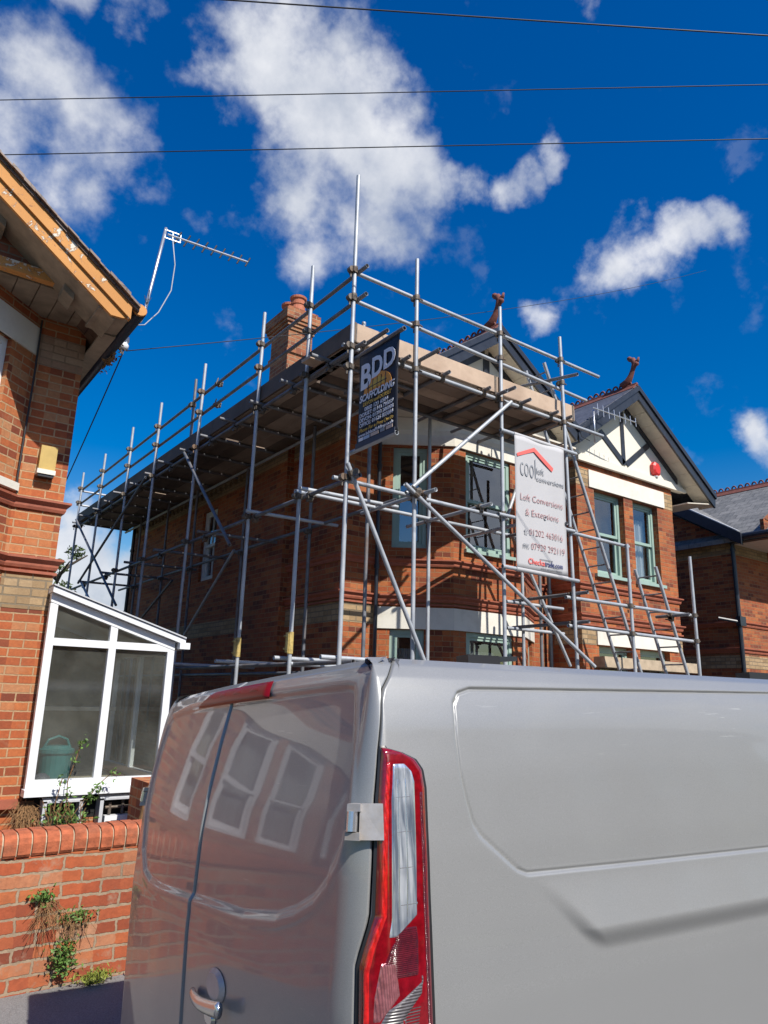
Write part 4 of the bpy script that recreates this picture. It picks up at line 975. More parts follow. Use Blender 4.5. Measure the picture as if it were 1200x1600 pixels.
# transoms under the side platform and at the middle lift
y = 6.75; k = 0
while y < 18.1:
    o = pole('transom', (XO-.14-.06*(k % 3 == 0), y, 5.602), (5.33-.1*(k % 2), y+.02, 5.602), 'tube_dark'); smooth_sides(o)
    coupler((XO+.052, y, 5.55), (0,1,0), (1,0,0), o); y += .86; k += 1
for y in (7.05, 8.45, 10.1, 12.0, 13.6, 15.2, 16.9):
    o = pole('transom', (XO-.08, y, 4.075), (5.32, y, 4.10), 'tube_dark' if y > 9 else 'tube'); smooth_sides(o)
    coupler((XO+.052, y, ML), (0,1,0), (1,0,0), o)
for y in (7.3, 8.9, 10.6): smooth_sides(pole('transom', (XO-.15, y, 2.16), (5.25, y, 2.16)))
# side braces
for p, q, m_ in (((XO-.05,11.12,5.62),(XO-.05,8.95,3.70),'tube_dark'),((5.0,11.18,4.10),(5.0,13.9,2.2),'tube'),((XO-.05,18.0,5.69),(XO-.05,13.9,3.3),'tube_dark'),((XO-.05,12.96,5.58),(XO-.05,17.0,4.05),'tube_dark'),((XO-.02,16.95,4.1),(XO-.02,15.4,3.3),'tube'),
                 ((5.0,14.0,3.9),(5.0,17.4,2.6),'tube_dark')):
    smooth_sides(pole('brace', p, q, m_))
# front outer row
fr = [(4.90,7.03,.03),(6.327,6.89,.0),(7.53,6.85,.16)]
for i, (x, z1, dx) in enumerate(fr):
    o = standard(x, YO, .15, z1, (GR1, GR2, PL, ML), dx=dx); bp(x+dx, YO)
for x, z1 in ((8.84,4.0),(10.45,4.03)):
    o = standard(x, YO, .15, z1, (3.11, 2.72), dx=.06); bp(x+.06, YO)
def rail(name, x0, z0, x1, z1, y=YO+.05, mat='tube'):
    o = pole(name, (x0, y, z0), (x1, y, z1), mat); smooth_sides(o); return o
rail('guard_rail', 3.96, 6.52, 8.45, 6.52); rail('guard_rail', 3.96, 6.165, 8.13, 6.045)
rail('ledger', 3.90, 5.565, 8.48, 5.58); rail('ledger', 3.85, 4.01, 6.45, 3.985)
rail('ledger', 7.5, 4.0, 8.95, 3.98); rail('ledger', 6.2, 3.99, 7.62, 3.99, YO-.05, 'tube')
rail('guard_rail', 7.52, 3.105, 10.58, 3.115); rail('guard_rail', 7.55, 2.735, 10.56, 2.715); rail('ledger', 3.8, 2.14, 10.7, 2.10)
# front inner row
for x, z0, z1, m_ in ((6.0,.15,5.55,'tube'),(7.775,.15,5.6,'tube'),(8.15,.15,5.3,'tube_dark')):
    standard(x, 7.25, z0, z1, (4.07,), mat=m_)
standard(5.0, 7.25, .15, 5.5, (), mat='tube_dark')
rail('ledger', 3.93, 4.08, 8.6, 4.09, 7.21); rail('ledger', 4.2, 5.53, 8.3, 5.53, 7.20, 'tube_dark'); rail('ledger', 4.0, 2.1, 8.8, 2.1, 7.21)
rail('ledger', 7.4, 3.12, 8.6, 3.12, 7.21); rail('ledger', 7.4, 2.75, 8.6, 2.75, 7.21)
# transoms under the front platform (some poke out towards the street)
for k, (x, y0, y1) in enumerate(((4.15,5.75,7.5),(4.72,6.08,7.45),(5.35,6.1,7.6),(6.05,6.12,7.62),(6.28,6.05,7.3),(6.72,6.05,7.62),(7.32,6.1,7.7),(7.60,6.1,7.3))):
    o = pole('transom', (x, y0, 5.617), (x, y1, 5.612), 'tube_dark'); smooth_sides(o); coupler((x, YO+.05, 5.57), (1,0,0), (0,1,0), o)
for k, (x, y0, y1) in enumerate(((4.98,5.85,6.9),(6.36,5.98,6.4))):
    smooth_sides(pole('transom', (x, y0, 5.70 if k == 0 else 5.66), (x, y1, 5.70 if k == 0 else 5.66), 'tube_dark'))
for x, y0, y1, z in ((5.08,6.02,7.5,4.06),(5.98,6.05,7.7,4.06),(7.0,6.1,7.65,4.06),(7.42,6.1,7.3,4.06),(7.66,6.0,7.35,3.16),(7.66,6.0,7.35,2.78),(9.9,5.95,6.5,3.06)):
    o = pole('transom', (x, y0, z), (x, y1, z), 'tube' if x < 7.2 else 'tube_dark'); smooth_sides(o); coupler((x, YO+.05, z-.05), (1,0,0), (0,1,0), o)
smooth_sides(pole('transom', (7.45,5.85,6.12),(7.45,6.9,6.30),'tube_dark'))
# front braces
for p, q in (((3.95,6.13,4.16),(5.06,6.13,2.10)),((4.70,6.10,4.07),(7.86,6.10,2.22)),((4.74,6.13,3.98),(6.44,6.13,5.53)),((7.55,7.16,4.05),(8.66,7.16,2.28)),((7.7,6.9,5.55),(7.1,6.9,4.2))):
    o = pole('brace', p, q); smooth_sides(o); coupler(Vector(p).lerp(Vector(q),.05), Vector(q)-Vector(p), (0,1,0), o, 'coupler')
# boards
BZ = 5.642
for k in range(5):
    for (ya, yb_) in ((6.33,10.2),(10.22,14.1),(14.12,18.05)):
        x = 4.05+k*.232
        if ya < 7 and k > 0: ya = 7.45
        MB().bar((x+.11, ya, BZ+.019), (x+.11, yb_+rng.normal()*.02, BZ+.019), .225, .038).build('scaffold_board', MT[('board_old','board_mid','board_old','board_mid','board_old')[(k*2+int(ya)) % 5]], SC)
for k in range(5):
    for (xa, xb) in ((4.04,6.3),(6.31,7.78)):
        yv = 6.34+k*.232
        MB().bar((xa, yv, BZ+.019), (xb+rng.normal()*.015, yv, BZ+.019), .222, .038).build('scaffold_board', MT[('board_mid','board','board_mid','board_old','board_mid')[(k+int(xa)) % 5]], SC)
for xa, xb in ((4.02,6.28),(6.285,7.82)):
    tb = MB().bar((xa,6.245,BZ+.12),(xb,6.245,BZ+.115),.038,.225).build('toe_board', MT['board'], SC)
    for xe in (xa+.03, xb-.03): MB().box((xe-.02,6.2245,BZ+.004),(xe+.02,6.2262,BZ+.232)).build('end_band', MT['coupler'], tb)
MB().bar((4.02,6.285,BZ+.02),(7.80,6.285,BZ+.02),.04,.19).build('toe_board', MT['board'], SC)
for ya, yb_ in ((6.22,10.15),(10.16,14.1),(14.11,18.12)):
    MB().bar((4.035,ya,BZ+.125),(4.035,yb_,BZ+.125),.038,.225).build('toe_board', MT['board_old'], SC)
MB().bar((4.02,18.1,BZ+.12),(5.2,18.1,BZ+.12),.038,.225).build('toe_board', MT['board_old'], SC)
MB().bar((4.55,6.85,BZ-.04),(5.3,7.1,BZ-.04),.225,.038).build('scaffold_board', MT['board'], SC)
MB().bar((3.86,7.0,5.665),(4.3,7.02,5.665),.2,.038).build('scaffold_board', MT['board'], SC)
# ladders
def ladder(label, top, bot, n, base):
    t = thing('ladder', label, 'ladder', base, 'ladders on the scaffold')
    top = Vector(top); bot = Vector(bot); w = Vector((0,.36,0))
    for k in (0, 1):
        MB().tube(top+w*k, bot+w*k, .026, 10).build('stile', MT['tube'], t)
    for i in range(n):
        p = bot.lerp(top, (i+.5)/n); MB().tube(p, p+w, .012, 8).build('rung', MT['tube_dark'], t)
ladder('long grey metal ladder rising behind the white banner to the top platform', (7.62,6.58,6.62), (10.45,6.58,.15), 26, (10.45,6.76,.14))
ladder('short grey metal ladder at the right end of the scaffold', (9.74,6.35,3.80), (11.25,6.35,.15), 14, (11.25,6.53,.14))

# ------------------------------------------------------------------ banners
bn = thing('banner', 'black hanging scaffolding company banner with white and gold lettering, sticking out from the corner', 'banner', (4.05,5.75,4.3))
def sheet(fn, nu, nv, name, mat, parent, thick=.004):
    me_v = []; me_f = []
    for j in range(nv+1):
        for i in range(nu+1): me_v.append(fn(i/nu, j/nv))
    for j in range(nv):
        for i in range(nu): a = j*(nu+1)+i; me_f.append((a, a+1, a+nu+2, a+nu+1))
    mb = MB(); mb.v = me_v; mb.f = me_f; o = mb.build(name, MT[mat], parent, smooth=True)
    md = o.modifiers.new('thickness', 'SOLIDIFY'); md.thickness = thick; md.offset = -1; return o
XB = 4.05; yA, yB = 6.13, 5.40; zT, zB = 5.42, 4.325
sheet(lambda u, v: (XB+.004+.012*math.sin(u*3.1)*math.sin(v*7), yA+(yB-yA)*u+(.02*math.sin(v*3.14) if u > .5 else -.02*math.sin(v*3.14))*abs(u-.5)*2, zB+(zT-zB)*v), 14, 20, 'sheet', 'banner_black', bn)
MB().tube((XB+.01,6.28,5.435),(XB+.01,5.33,5.435),.0242,14,hollow=True).build('pole', MT['tube_dark'], bn)
MB().tube((XB+.01,6.28,4.325),(XB+.01,5.42,4.325),.0242,14,hollow=True).build('pole', MT['tube'], bn)
MB().box((XB-.018,6.12,4.325),(XB-.012,5.42,4.382)).build('hem', MT['banner_grey'], bn)
xd = (0,-1,0); zd = (0,0,1); xf = XB-.016
def bt(s, y, z, size, mat, **k): return text(s, (xf, y, z), xd, zd, size, mat, bn, **k)
bt('B', 6.07, 4.985, .40, 'white_text', bold=.03, width=.19); bt('D', 5.865, 5.06, .32, 'white_text', bold=.03, width=.19); bt('D', 5.655, 5.085, .30, 'white_text', bold=.03, width=.20)
mb = MB(); cx_, cz_ = 5.745, 4.90; pts = [(xf, cx_+.25*math.cos(a), cz_+.185*math.sin(a)) for a in [math.pi*k/24 for k in range(25)]]
mb.prism(pts, (.003,0,0)); em = mb.build('emblem', MT['orange'], bn)
for ya, yb_, z0, z1 in ((5.88,5.83,4.93,4.99),(5.82,5.75,4.93,5.02),(5.74,5.68,4.93,5.03),(5.67,5.61,4.93,5.0)): MB().box((xf-.004,ya,z0),(xf-.001,yb_,z1)).build('emblem_block', MT['yellow_text'], em)
for y in (5.91,5.825,5.745,5.675,5.60): MB().box((xf-.0055,y-.004,4.905),(xf-.0005,y+.004,5.04)).build('emblem_post', MT['banner_black'], em)
for z in (4.96,): MB().box((xf-.0065,5.93,z-.004),(xf-.0006,5.58,z+.004)).build('emblem_post', MT['banner_black'], em)
bt('SCAFFOLDING', 6.07, 4.835, .11, 'white_text', bold=.025, width=.62, shear=.2)
bt('DEVON and DORSET', 6.0, 4.775, .06, 'yellow_text', bold=.015, width=.50)
for i, (s_, y0, w_) in enumerate((('0800 121 6504', 5.97, .42),('DORSET: 01143 736037', 6.06, .60),('DEVON: 01393 206808', 6.06, .60),('OFFICE: 01626 835084', 6.06, .60))):
    bt(s_, y0, 4.715-i*.056, .062, 'white_text', bold=.012, width=w_)
bt('Phone For a Free Quote', 6.06, 4.487, .058, 'yellow_text', bold=.008, width=.60, shear=.35)
bt('www.bddscaffolding.co.uk', 6.07, 4.437, .052, 'white_text', bold=.008, width=.62)
mb = MB(); lab = [(6.06,5.98,'white_text'),(5.97,5.86,'blue_print'),(5.84,5.70,'pale_print'),(5.67,5.60,'grey_text'),(5.57,5.46,'pale_print')]
zT2 = zB
wb = thing('banner', 'white hanging loft conversion banner with red roof emblem and red lettering', 'banner', (6.95,6.1,3.33))
YB = 6.115; xa, xb, zb_, zt_ = 6.475, 7.425, 3.35, 5.10
sheet(lambda u, v: (xa+(xb-xa)*u, YB+.006*math.sin(u*9)*math.sin(v*5)+.004, zb_+(zt_-zb_)*v), 16, 24, 'sheet', 'banner_white', wb)
MB().tube((6.25,YB+.03,5.105),(7.72,YB+.03,5.105),.0242,14,hollow=True).build('pole', MT['tube'], wb)
MB().tube((6.25,YB+.03,3.345),(7.66,YB+.03,3.32),.0242,14,hollow=True).build('pole', MT['tube'], wb)
MB().tube((xa,YB+.028,5.10),(xb,YB+.028,5.10),.031,14).build('hem', MT['banner_white'], wb); MB().tube((xa,YB+.028,3.343),(xb,YB+.028,3.328),.031,14).build('hem', MT['banner_white'], wb)
yf = YB-.006
def wt(s, x, z, size, mat, **k): return text(s, (x, yf, z), (1,0,0), (0,0,1), size, mat, wb, **k)
mb = MB(); rp = [(6.51,4.80),(6.82,4.925),(7.16,4.72),(7.185,4.75),(7.19,4.775),(6.83,4.985),(6.50,4.84)]; mb.prism([(x,yf,z) for x, z in rp], (0,-.002,0)); mb.build('emblem', MT['red_logo'], wb)
wt('cool', 6.55, 4.56, .40, 'grey_text', width=.29, bold=-.012); wt('loft', 6.86, 4.64, .12, 'grey_text', width=.14); wt('conversions', 6.855, 4.54, .10, 'grey_text', width=.53)
wt('Loft Conversions', 6.955, 4.24, .125, 'red_text', align='CENTER', width=.80, bold=-.012); wt('& Extensions', 6.955, 4.05, .125, 'red_text', align='CENTER', width=.62, bold=-.012)
wt('t:', 6.61, 3.80, .12, 'grey_text'); wt('01202 463016', 6.70, 3.80, .12, 'red_text', width=.63, bold=-.012); wt('m:', 6.58, 3.62, .12, 'grey_text'); wt('07929 292119', 6.73, 3.62, .12, 'red_text', width=.63, bold=-.012)
wt('recommended on', 6.88, 3.50, .035, 'grey_text', width=.24); wt('Checka', 6.67, 3.43, .10, 'red_logo', width=.30, bold=.01); wt('trade.com', 6.975, 3.43, .10, 'navy_text', width=.34, bold=.01); wt('where reputation matters', 6.90, 3.385, .035, 'grey_text', width=.40)
for i, (ya, yb_, mat) in enumerate(lab): MB().box((xf-.002,ya,4.392),(xf+.001,yb_,4.428)).build('logo_patch', MT[mat], bn)

# ------------------------------------------------------------------ the van
VAN = thing('van', 'silver panel van parked close by with its rear doors facing left', 'van', (.90,1.24,0))
c_, s_ = math.cos(rad(-6)), math.sin(rad(-6)); Rz = Matrix(((c_,-s_,0),(s_,c_,0),(0,0,1)))
c_, s_ = math.cos(rad(-4)), math.sin(rad(-4)); Rx = Matrix(((1,0,0),(0,c_,-s_),(0,s_,c_)))
VAN.rotation_euler = (Rz @ Rx).to_euler()
PS = np.array([(.03,.30),(.0,.55),(0,1.15),(.006,1.3),(.014,1.45),(.03,1.62),(.045,1.73),(.06,1.79),(.078,1.835),(.105,1.868),(.145,1.888)])
PR = np.array([(.03,.30),(.0,.55),(0,1.15),(.010,1.3),(.018,1.42),(.033,1.53),(.068,1.70),(.095,1.81),(.105,1.84),(.122,1.868),(.155,1.888)])
RC = .11; VW = 2.0; L1 = VW/2-RC; LA = RC*math.pi/2; LEN = 4.95
def smooth_interp(z, T):
    zz = np.linspace(.30, 1.888, 500); e = np.interp(zz, T[:,1], T[:,0]); k = np.ones(15)/15
    top = zz > 1.80
    es = np.convolve(np.pad(e, 7, mode='edge'), k, 'valid'); w = np.clip((1.85-zz)/.05, 0, 1); e = es*w + e*(1-w)
    return np.interp(z, zz, e)
def outline(s):
    s = np.asarray(s, float); sg = np.sign(s); a = np.abs(s); u = np.zeros_like(a); h = np.zeros_like(a); nu = -np.ones_like(a); nh = np.zeros_like(a)
    m = a <= L1; h[m] = a[m]; u[m] = -.035+.04*(a[m]/L1)**2
    m = (a > L1) & (a <= L1+LA); th = (a[m]-L1)/RC; h[m] = L1+RC*np.sin(th); u[m] = .005+RC*(1-np.cos(th)); nu[m] = -np.cos(th); nh[m] = np.sin(th)
    m = a > L1+LA; h[m] = VW/2; u[m] = .005+RC+(a[m]-L1-LA); nu[m] = 0; nh[m] = 1
    return u, VW/2-sg*h, nu, -sg*nh
def frontshape(u, z):      # bonnet and windscreen: squash the height towards the nose
    zt = np.interp(u, [0,3.2,3.45,4.2,4.9,5.1], [1.888,1.888,1.80,1.15,.92,.75]); return .3+(z-.3)*(zt-.3)/1.588
def surf(s, z, d=0):
    s = np.asarray(s, float); z = np.broadcast_to(np.asarray(z, float), s.shape); u, v, nu, nv = outline(s)
    e = smooth_interp(z, PR)*nu**2 + smooth_interp(z, PS)*nv**2 - d
    uu = u-nu*e; tp = np.clip((uu-4.2)/.75, 0, 1)**2*.25; vv = v-nv*e; vv = vv+(1-vv)*tp
    return np.stack([uu, vv, frontshape(uu, z)], -1)
def sdf(poly, x, y):
    P = np.array(poly); n = len(P); d = np.full(x.shape, 1e9); ins = np.zeros(x.shape, bool)
    for i in range(n):
        a = P[i]; b = P[(i+1) % n]; e = b-a; wx = x-a[0]; wy = y-a[1]; t = np.clip((wx*e[0]+wy*e[1])/(e@e), 0, 1)
        d = np.minimum(d, (wx-e[0]*t)**2+(wy-e[1]*t)**2)
        c1 = (a[1] <= y) & (b[1] > y); c2 = (a[1] > y) & (b[1] <= y); cr = e[0]*wy-e[1]*wx
        ins ^= (c1 & (cr > 0)) | (c2 & (cr < 0))
    d = np.sqrt(d); return np.where(ins, -d, d)
def sstep(x, a, b): t = np.clip((x-a)/(b-a), 0, 1); return t*t*(3-2*t)
GAP = np.array([(.968,.3),(.968,1.25),(.974,1.272),(.990,1.315),(.998,1.342),(1.004,1.426),(1.012,1.566),(1.028,1.67),(1.052,1.77),(1.068,1.806),(1.124,1.874),(1.15,1.888)])
def gapx(z): return np.interp(z, GAP[:,1], GAP[:,0])
def warp(s, z):
    f = np.exp(-((np.abs(s)-1.0)/.09)**2); return s+np.sign(s)*(gapx(z)-1.0)*f
PANEL = [(1.258,1.70),(1.266,1.775),(1.285,1.800),(1.325,1.812),(2.6,1.832),(3.0,1.832),(3.0,1.372),(2.36,1.375),(1.808,1.381),(1.43,1.387),(1.40,1.398),(1.30,1.478),(1.283,1.505),(1.27,1.56),(1.260,1.62)]
REC = [(.80,1.824),(.832,1.818),(.846,1.80),(.884,1.698),(.915,1.56),(.912,1.51),(.892,1.455),(.852,1.39),(.80,1.348),(.72,1.312),(.624,1.284),(.432,1.258),(.196,1.246),(.016,1.235),(-.124,1.226),(-.38,1.21),(-.55,1.206),(-.68,1.222),(-.79,1.29),(-.86,1.45),(-.884,1.66),(-.86,1.77),(-.80,1.80),(-.60,1.812),(0,1.824),(.336,1.824)]
def disp(s, z):
    d = np.zeros(s.shape)
    a = np.abs(s); n = (a > 1.15) & (z > .9)
    q = sdf(PANEL, a, z); d += np.where(n, -.005*sstep(-q, -.002, .010) - .009*np.exp(-(q/.0038)**2), 0)
    # pressed swage below the panel
    t = (1.372-z)/.118; up = np.where((t > 0) & (t <= 1), t**1.3, 0); dn = np.where(t > 1, 1-sstep(z, 1.254, 1.205) if False else np.clip(1-(1.254-z)/.055, 0, 1), 0); dn = dn*dn*(3-2*dn)
    left = 1.436+(1.374-z)*1.10
    d += np.where(n, .017*np.maximum(up, dn)*sstep(a, left-.012, left+.05)*sstep(3.0-a, 0, .1), 0)
    # rear window pressing
    r = (a < .96) & (z > 1.0); q = sdf(REC, s, z)
    d += np.where(r, -.009*sstep(-q, -.006, .018), 0)
    # soft ledge below it
    d += np.where(r, .002*np.exp(-((q-.014)/.014)**2), 0)
    return d
def grid_part(name, S0, Z0, mat, edges=(False, False), extra=0.0, parent=VAN):
    Sg, Zg = np.meshgrid(S0, Z0, indexing='ij'); Sw = warp(Sg, Zg); D = disp(Sw, Zg)+extra
    ns = len(S0)
    for k, on in ((0, edges[0]), (1, edges[1])):
        if not on: continue
        x = np.abs(S0-(S0[0] if k == 0 else S0[-1])); r = .006; D = D-np.where(x < r, r*(1-np.sqrt(np.clip(1-((r-x)/r)**2, 0, 1))), 0)[:,None]*1.6
    P = surf(Sw, Zg, D).reshape(-1, 3); nz_ = len(Z0)
    i = np.arange(ns-1)[:,None]*nz_+np.arange(nz_-1)[None,:]; F = np.stack([i, i+1, i+nz_+1, i+nz_], -1).reshape(-1, 4)
    return np_mesh(name, P, F, mat, parent)
def np_mesh(name, P, F, mat, parent=VAN, flip=False):
    me = bpy.data.meshes.new(name); me.vertices.add(len(P)); me.vertices.foreach_set('co', np.asarray(P, np.float32).ravel())
    if flip: F = F[:, ::-1]
    me.loops.add(F.size); me.loops.foreach_set('vertex_index', F.ravel().astype(np.int32)); me.polygons.add(len(F))
    me.polygons.foreach_set('loop_start', np.arange(0, F.size, 4, dtype=np.int32)); me.polygons.foreach_set('loop_total', np.full(len(F), 4, np.int32)); me.update(calc_edges=True); me.validate()
    uvl = me.uv_layers.new(name='UVMap'); vi = np.zeros(len(me.loops), np.int32); me.loops.foreach_get('vertex_index', vi); uv = np.asarray(P)[vi][:, [1, 2]] + np.asarray(P)[vi][:, [0, 0]]*np.array([1, 0]); uvl.data.foreach_set('uv', uv.astype(np.float32).ravel())
    o = finish(name, me, MT[mat], parent, True, True); return o
def mixr(*segs):
    out = []
    for a, b, st in segs: out += list(np.linspace(a, b, max(2, int(round((b-a)/st))+1))[:-1])
    return np.array(out+[segs[-1][1]])
ZR = mixr((.30,.90,.03),(.90,1.19,.006),(1.19,1.40,.003),(1.40,1.79,.006),(1.79,1.888,.003))
SEAM = .012; G = .0018
SD = mixr((SEAM+G, SEAM+.03, .002),(SEAM+.03,.97,.005),(.97,1.0-G,.002))
SDL = mixr((-1.0+G,-.97,.002),(-.97,SEAM-.03,.006),(SEAM-.03,SEAM-G,.002))
SB = mixr((1.0+G,1.03,.002),(1.03,1.25,.006),(1.25,1.29,.003),(1.29,1.43,.005),(1.43,1.66,.005),(1.66,2.95,.012),(2.95,5.9,.05))
body = grid_part('body', SB, ZR, 'van', (True, False))
ZC = mixr((.30,1.0,.05),(1.0,1.888,.012))
bodyf = grid_part('body_side', -SB[::-1][::1], ZC, 'van', (False, True))
dn_ = grid_part('rear_door', SD, ZR, 'van', (True, True)); dn_['label'] = 'right-hand rear door with the lever handle'
df_ = grid_part('rear_door', SDL, ZR, 'van', (True, True), .006); df_['label'] = 'left-hand rear door'
grid_part('door_seal', mixr((-1.2,1.2,.02)), ZC, 'black_plastic', extra=-.03)
# roof
Sr = mixr((-5.9,-1.2,.1),(-1.2,-.9,.01),(-.9,.9,.05),(.9,1.2,.01),(1.2,5.9,.1)); E0 = surf(warp(Sr, np.full_like(Sr, 1.888)), np.full_like(Sr, 1.888)); fr_ = np.concatenate([[0,.01,.03,.06], np.linspace(.1,1,14)])
rows = []
for f in fr_:
    cu = np.clip(E0[:,0], .75, 3.1); ctr = np.stack([cu, np.full_like(cu, 1.0), E0[:,2]], -1); p = E0*(1-f)+ctr*f; p[:,2] += .05*(1-(1-f)**2.2); rows.append(p)
P = np.stack(rows, 1); ns, nz_ = P.shape[:2]; i = np.arange(ns-1)[:,None]*nz_+np.arange(nz_-1)[None,:]; F = np.stack([i, i+1, i+nz_+1, i+nz_], -1).reshape(-1, 4)
np_mesh('roof', P.reshape(-1, 3), F, 'van')
# nose
P = []; 
zz = np.linspace(.30, 1.888, 24); A = surf(np.full(24, 5.9), zz); B = surf(np.full(24, -5.9), zz)
for f in np.linspace(0, 1, 20): q = A*(1-f)+B*f; q[:,0] += .12*math.sin(math.pi*f); P.append(q)
P = np.stack(P); i = np.arange(19)[:,None]*24+np.arange(23)[None,:]; np_mesh('nose', P.reshape(-1, 3), np.stack([i, i+1, i+25, i+24], -1).reshape(-1, 4), 'van')
def patch(name, lo, hi, z, mat, d0, depth, nx=14, parent=VAN, edge=.22, flat=False):
    """a lens following the body between two curves lo(z), hi(z), domed by depth"""
    zs = np.asarray(z); f = np.linspace(0, 1, nx); a = np.interp(zs, lo[:,1], lo[:,0]); b = np.interp(zs, hi[:,1], hi[:,0])
    Sg = a[:,None]*(1-f)+b[:,None]*f; Zg = np.repeat(zs[:,None], nx, 1)
    prof = np.clip(np.minimum(f, 1-f)/edge, 0, 1); prof = np.sqrt(1-(1-prof)**2)
    ez = np.clip(np.minimum(zs-zs[0], zs[-1]-zs)/.012, 0, 1); ez = np.sqrt(1-(1-ez)**2)
    D = d0+depth*prof[None,:]*ez[:,None]
    P = surf(Sg, Zg, D); n0, n1 = P.shape[:2]; i = np.arange(n0-1)[:,None]*n1+np.arange(n1-1)[None,:]; F = np.stack([i, i+n1, i+n1+1, i+1], -1).reshape(-1, 4)
    return np_mesh(name, P.reshape(-1, 3), F, mat, parent, flip=True)
A_ = np.array
def lamp(sg):
    zt = 1.674
    lo = A_([(.976,.93),(.976,1.25),(.984,1.275),(1.000,1.318),(1.010,1.342),(1.014,1.426),(1.022,1.566),(1.033,1.66),(1.036,1.674)]); hi = A_([(1.138,.93),(1.14,1.2),(1.142,1.366),(1.146,1.494),(1.150,1.586),(1.145,1.625),(1.128,1.648),(1.09,1.664),(1.046,1.674)])
    m2 = lambda a: a*A_([sg, 1])
    z = np.linspace(.93, zt, 150)
    grow = A_([.007,0]); 
    patch('lamp_surround', m2(lo-grow), m2(hi+grow), np.linspace(.925, zt+.004, 150), 'black_plastic', .001, .002)
    L = patch('tail_lamp', m2(lo), m2(hi), z, 'lens_red', .002, .013, 24, edge=.16)
    # bright strip down the door side
    patch('bright_strip', m2(A_([(.986,.95),(.986,1.25),(.996,1.285),(1.012,1.33),(1.020,1.342),(1.024,1.45),(1.033,1.566),(1.045,1.655)])), m2(A_([(1.00,.95),(1.0,1.24),(1.012,1.285),(1.026,1.318),(1.036,1.342),(1.040,1.45),(1.049,1.566),(1.060,1.655)])), np.linspace(1.36,1.648,70) if 0 else np.linspace(.96,1.648,120), 'lens_bright', .0105, .006, 8, L, .4)
    # clear upper lens
    patch('clear_lens', m2(A_([(1.036,1.30),(1.040,1.33),(1.044,1.45),(1.050,1.566),(1.062,1.645)])), m2(A_([(1.046,1.300),(1.106,1.338),(1.114,1.494),(1.119,1.60),(1.113,1.622),(1.088,1.645)])), np.linspace(1.300,1.642,90), 'lens_clear', .012, .005, 14, L, .12)
    fr_z = np.linspace(1.300, 1.642, 60)
    for zc in (1.36, 1.43, 1.50, 1.57):
        patch('lens_rib', m2(A_([(1.058,zc-.002),(1.058,zc+.002)])), m2(A_([(1.105,zc-.002),(1.105,zc+.002)])), np.linspace(zc-.0022,zc+.0022,3), 'chrome', .0158, .003, 8, L, .1)
    for sc in (1.070, 1.090):
        patch('lens_rib', m2(A_([(sc-.013,1.34),(sc,1.60)])), m2(A_([(sc-.0105,1.34),(sc+.0025,1.60)])), np.linspace(1.335,1.61,30), 'chrome', .0165, .002, 4, L, .3)
    # lower brake lens, chrome reflector, sloping grey strip, smoked reversing lens
    patch('brake_lens', m2(A_([(1.010,1.235),(1.036,1.285),(1.045,1.295)])), m2(A_([(1.108,1.235),(1.108,1.29),(1.104,1.330)])), np.linspace(1.225,1.322,30), 'lens_dark', .012, .004, 12, L, .12)
    patch('chrome_reflector', m2(A_([(1.004,1.15),(1.004,1.20),(1.020,1.265)])), m2(A_([(1.010,1.15),(1.060,1.20),(1.050,1.265)])), np.linspace(1.155,1.262,30), 'lens_chrome', .0125, .004, 10, L, .2)
    patch('divider', m2(A_([(1.002,1.128),(1.030,1.176),(1.108,1.216)])), m2(A_([(1.030,1.128),(1.108,1.196),(1.112,1.232)])), np.linspace(1.13,1.228,40), 'lens_smoke', .0145, .003, 8, L, .2)
    patch('reversing_lens', m2(A_([(1.020,.98),(1.020,1.12),(1.05,1.165),(1.108,1.195)])), m2(A_([(1.110,.98),(1.112,1.195)])), np.linspace(.98,1.19,40), 'lens_smoke', .012, .003, 12, L, .12)
    patch('side_stripe', m2(A_([(1.118,.95),(1.118,1.366),(1.126,1.60)])), m2(A_([(1.130,.95),(1.132,1.366),(1.138,1.585)])), np.linspace(.96,1.585,80), 'lens_dark', .011, .005, 6, L, .4)
    return L
lamp(1); lamp(-1)
# high brake light
z = np.linspace(1.814, 1.868, 14)
BL = patch('high_brake_light', A_([(-.36,1.812),(-.30,1.835),(-.20,1.87)]), A_([(.36,1.812),(.33,1.87)]), z, 'lens_brake', .006, .012, 60, edge=.04)
for k in range(4): patch('lamp_facet', A_([(-.27+k*.15,1.832),(-.23+k*.15,1.862)]), A_([(-.15+k*.15,1.832),(-.19+k*.15,1.862)]), np.linspace(1.838,1.858,6), 'lens_brake', .0165, .003, 8, BL, .3)
def P3(s, z, d): return Vector(surf(A_([s]), A_([z]), d)[0])
def local_mesh(name, mb, mat, parent, smooth=False): return mb.build(name, MT[mat], parent, smooth, True)
# hinges
def hinge(s0, z0, sg, label=None):
    mb = MB()
    def bx(sa, sb, za, zb, da, db):
        Pp = [P3(sg*a, zz_, dd) for zz_ in (za, zb) for (a, dd) in ((sa,da),(sb,da),(sb,db),(sa,db))]; mb.hexa(Pp)
    bx(s0+.030, s0+.085, z0-.036, z0+.036, .008, .020); bx(s0+.0, s0+.034, z0+.021, z0+.036, .004, .030); bx(s0+.0, s0+.034, z0-.036, z0-.021, .004, .030)
    h = local_mesh('hinge', mb, 'hinge', VAN)
    mb = MB(); mb.tube(P3(sg*(s0+.012),z0-.020,.022), P3(sg*(s0+.012),z0+.020,.022), .0125, 14); local_mesh('pin', mb, 'chrome', h)
    mb = MB(); bx(s0-.018, s0+.012, z0-.019, z0+.019, .001, .013); local_mesh('leaf', mb, 'hinge', h)
hinge(.945, 1.522, 1); hinge(.945, 1.475, -1); hinge(.945, .75, 1)
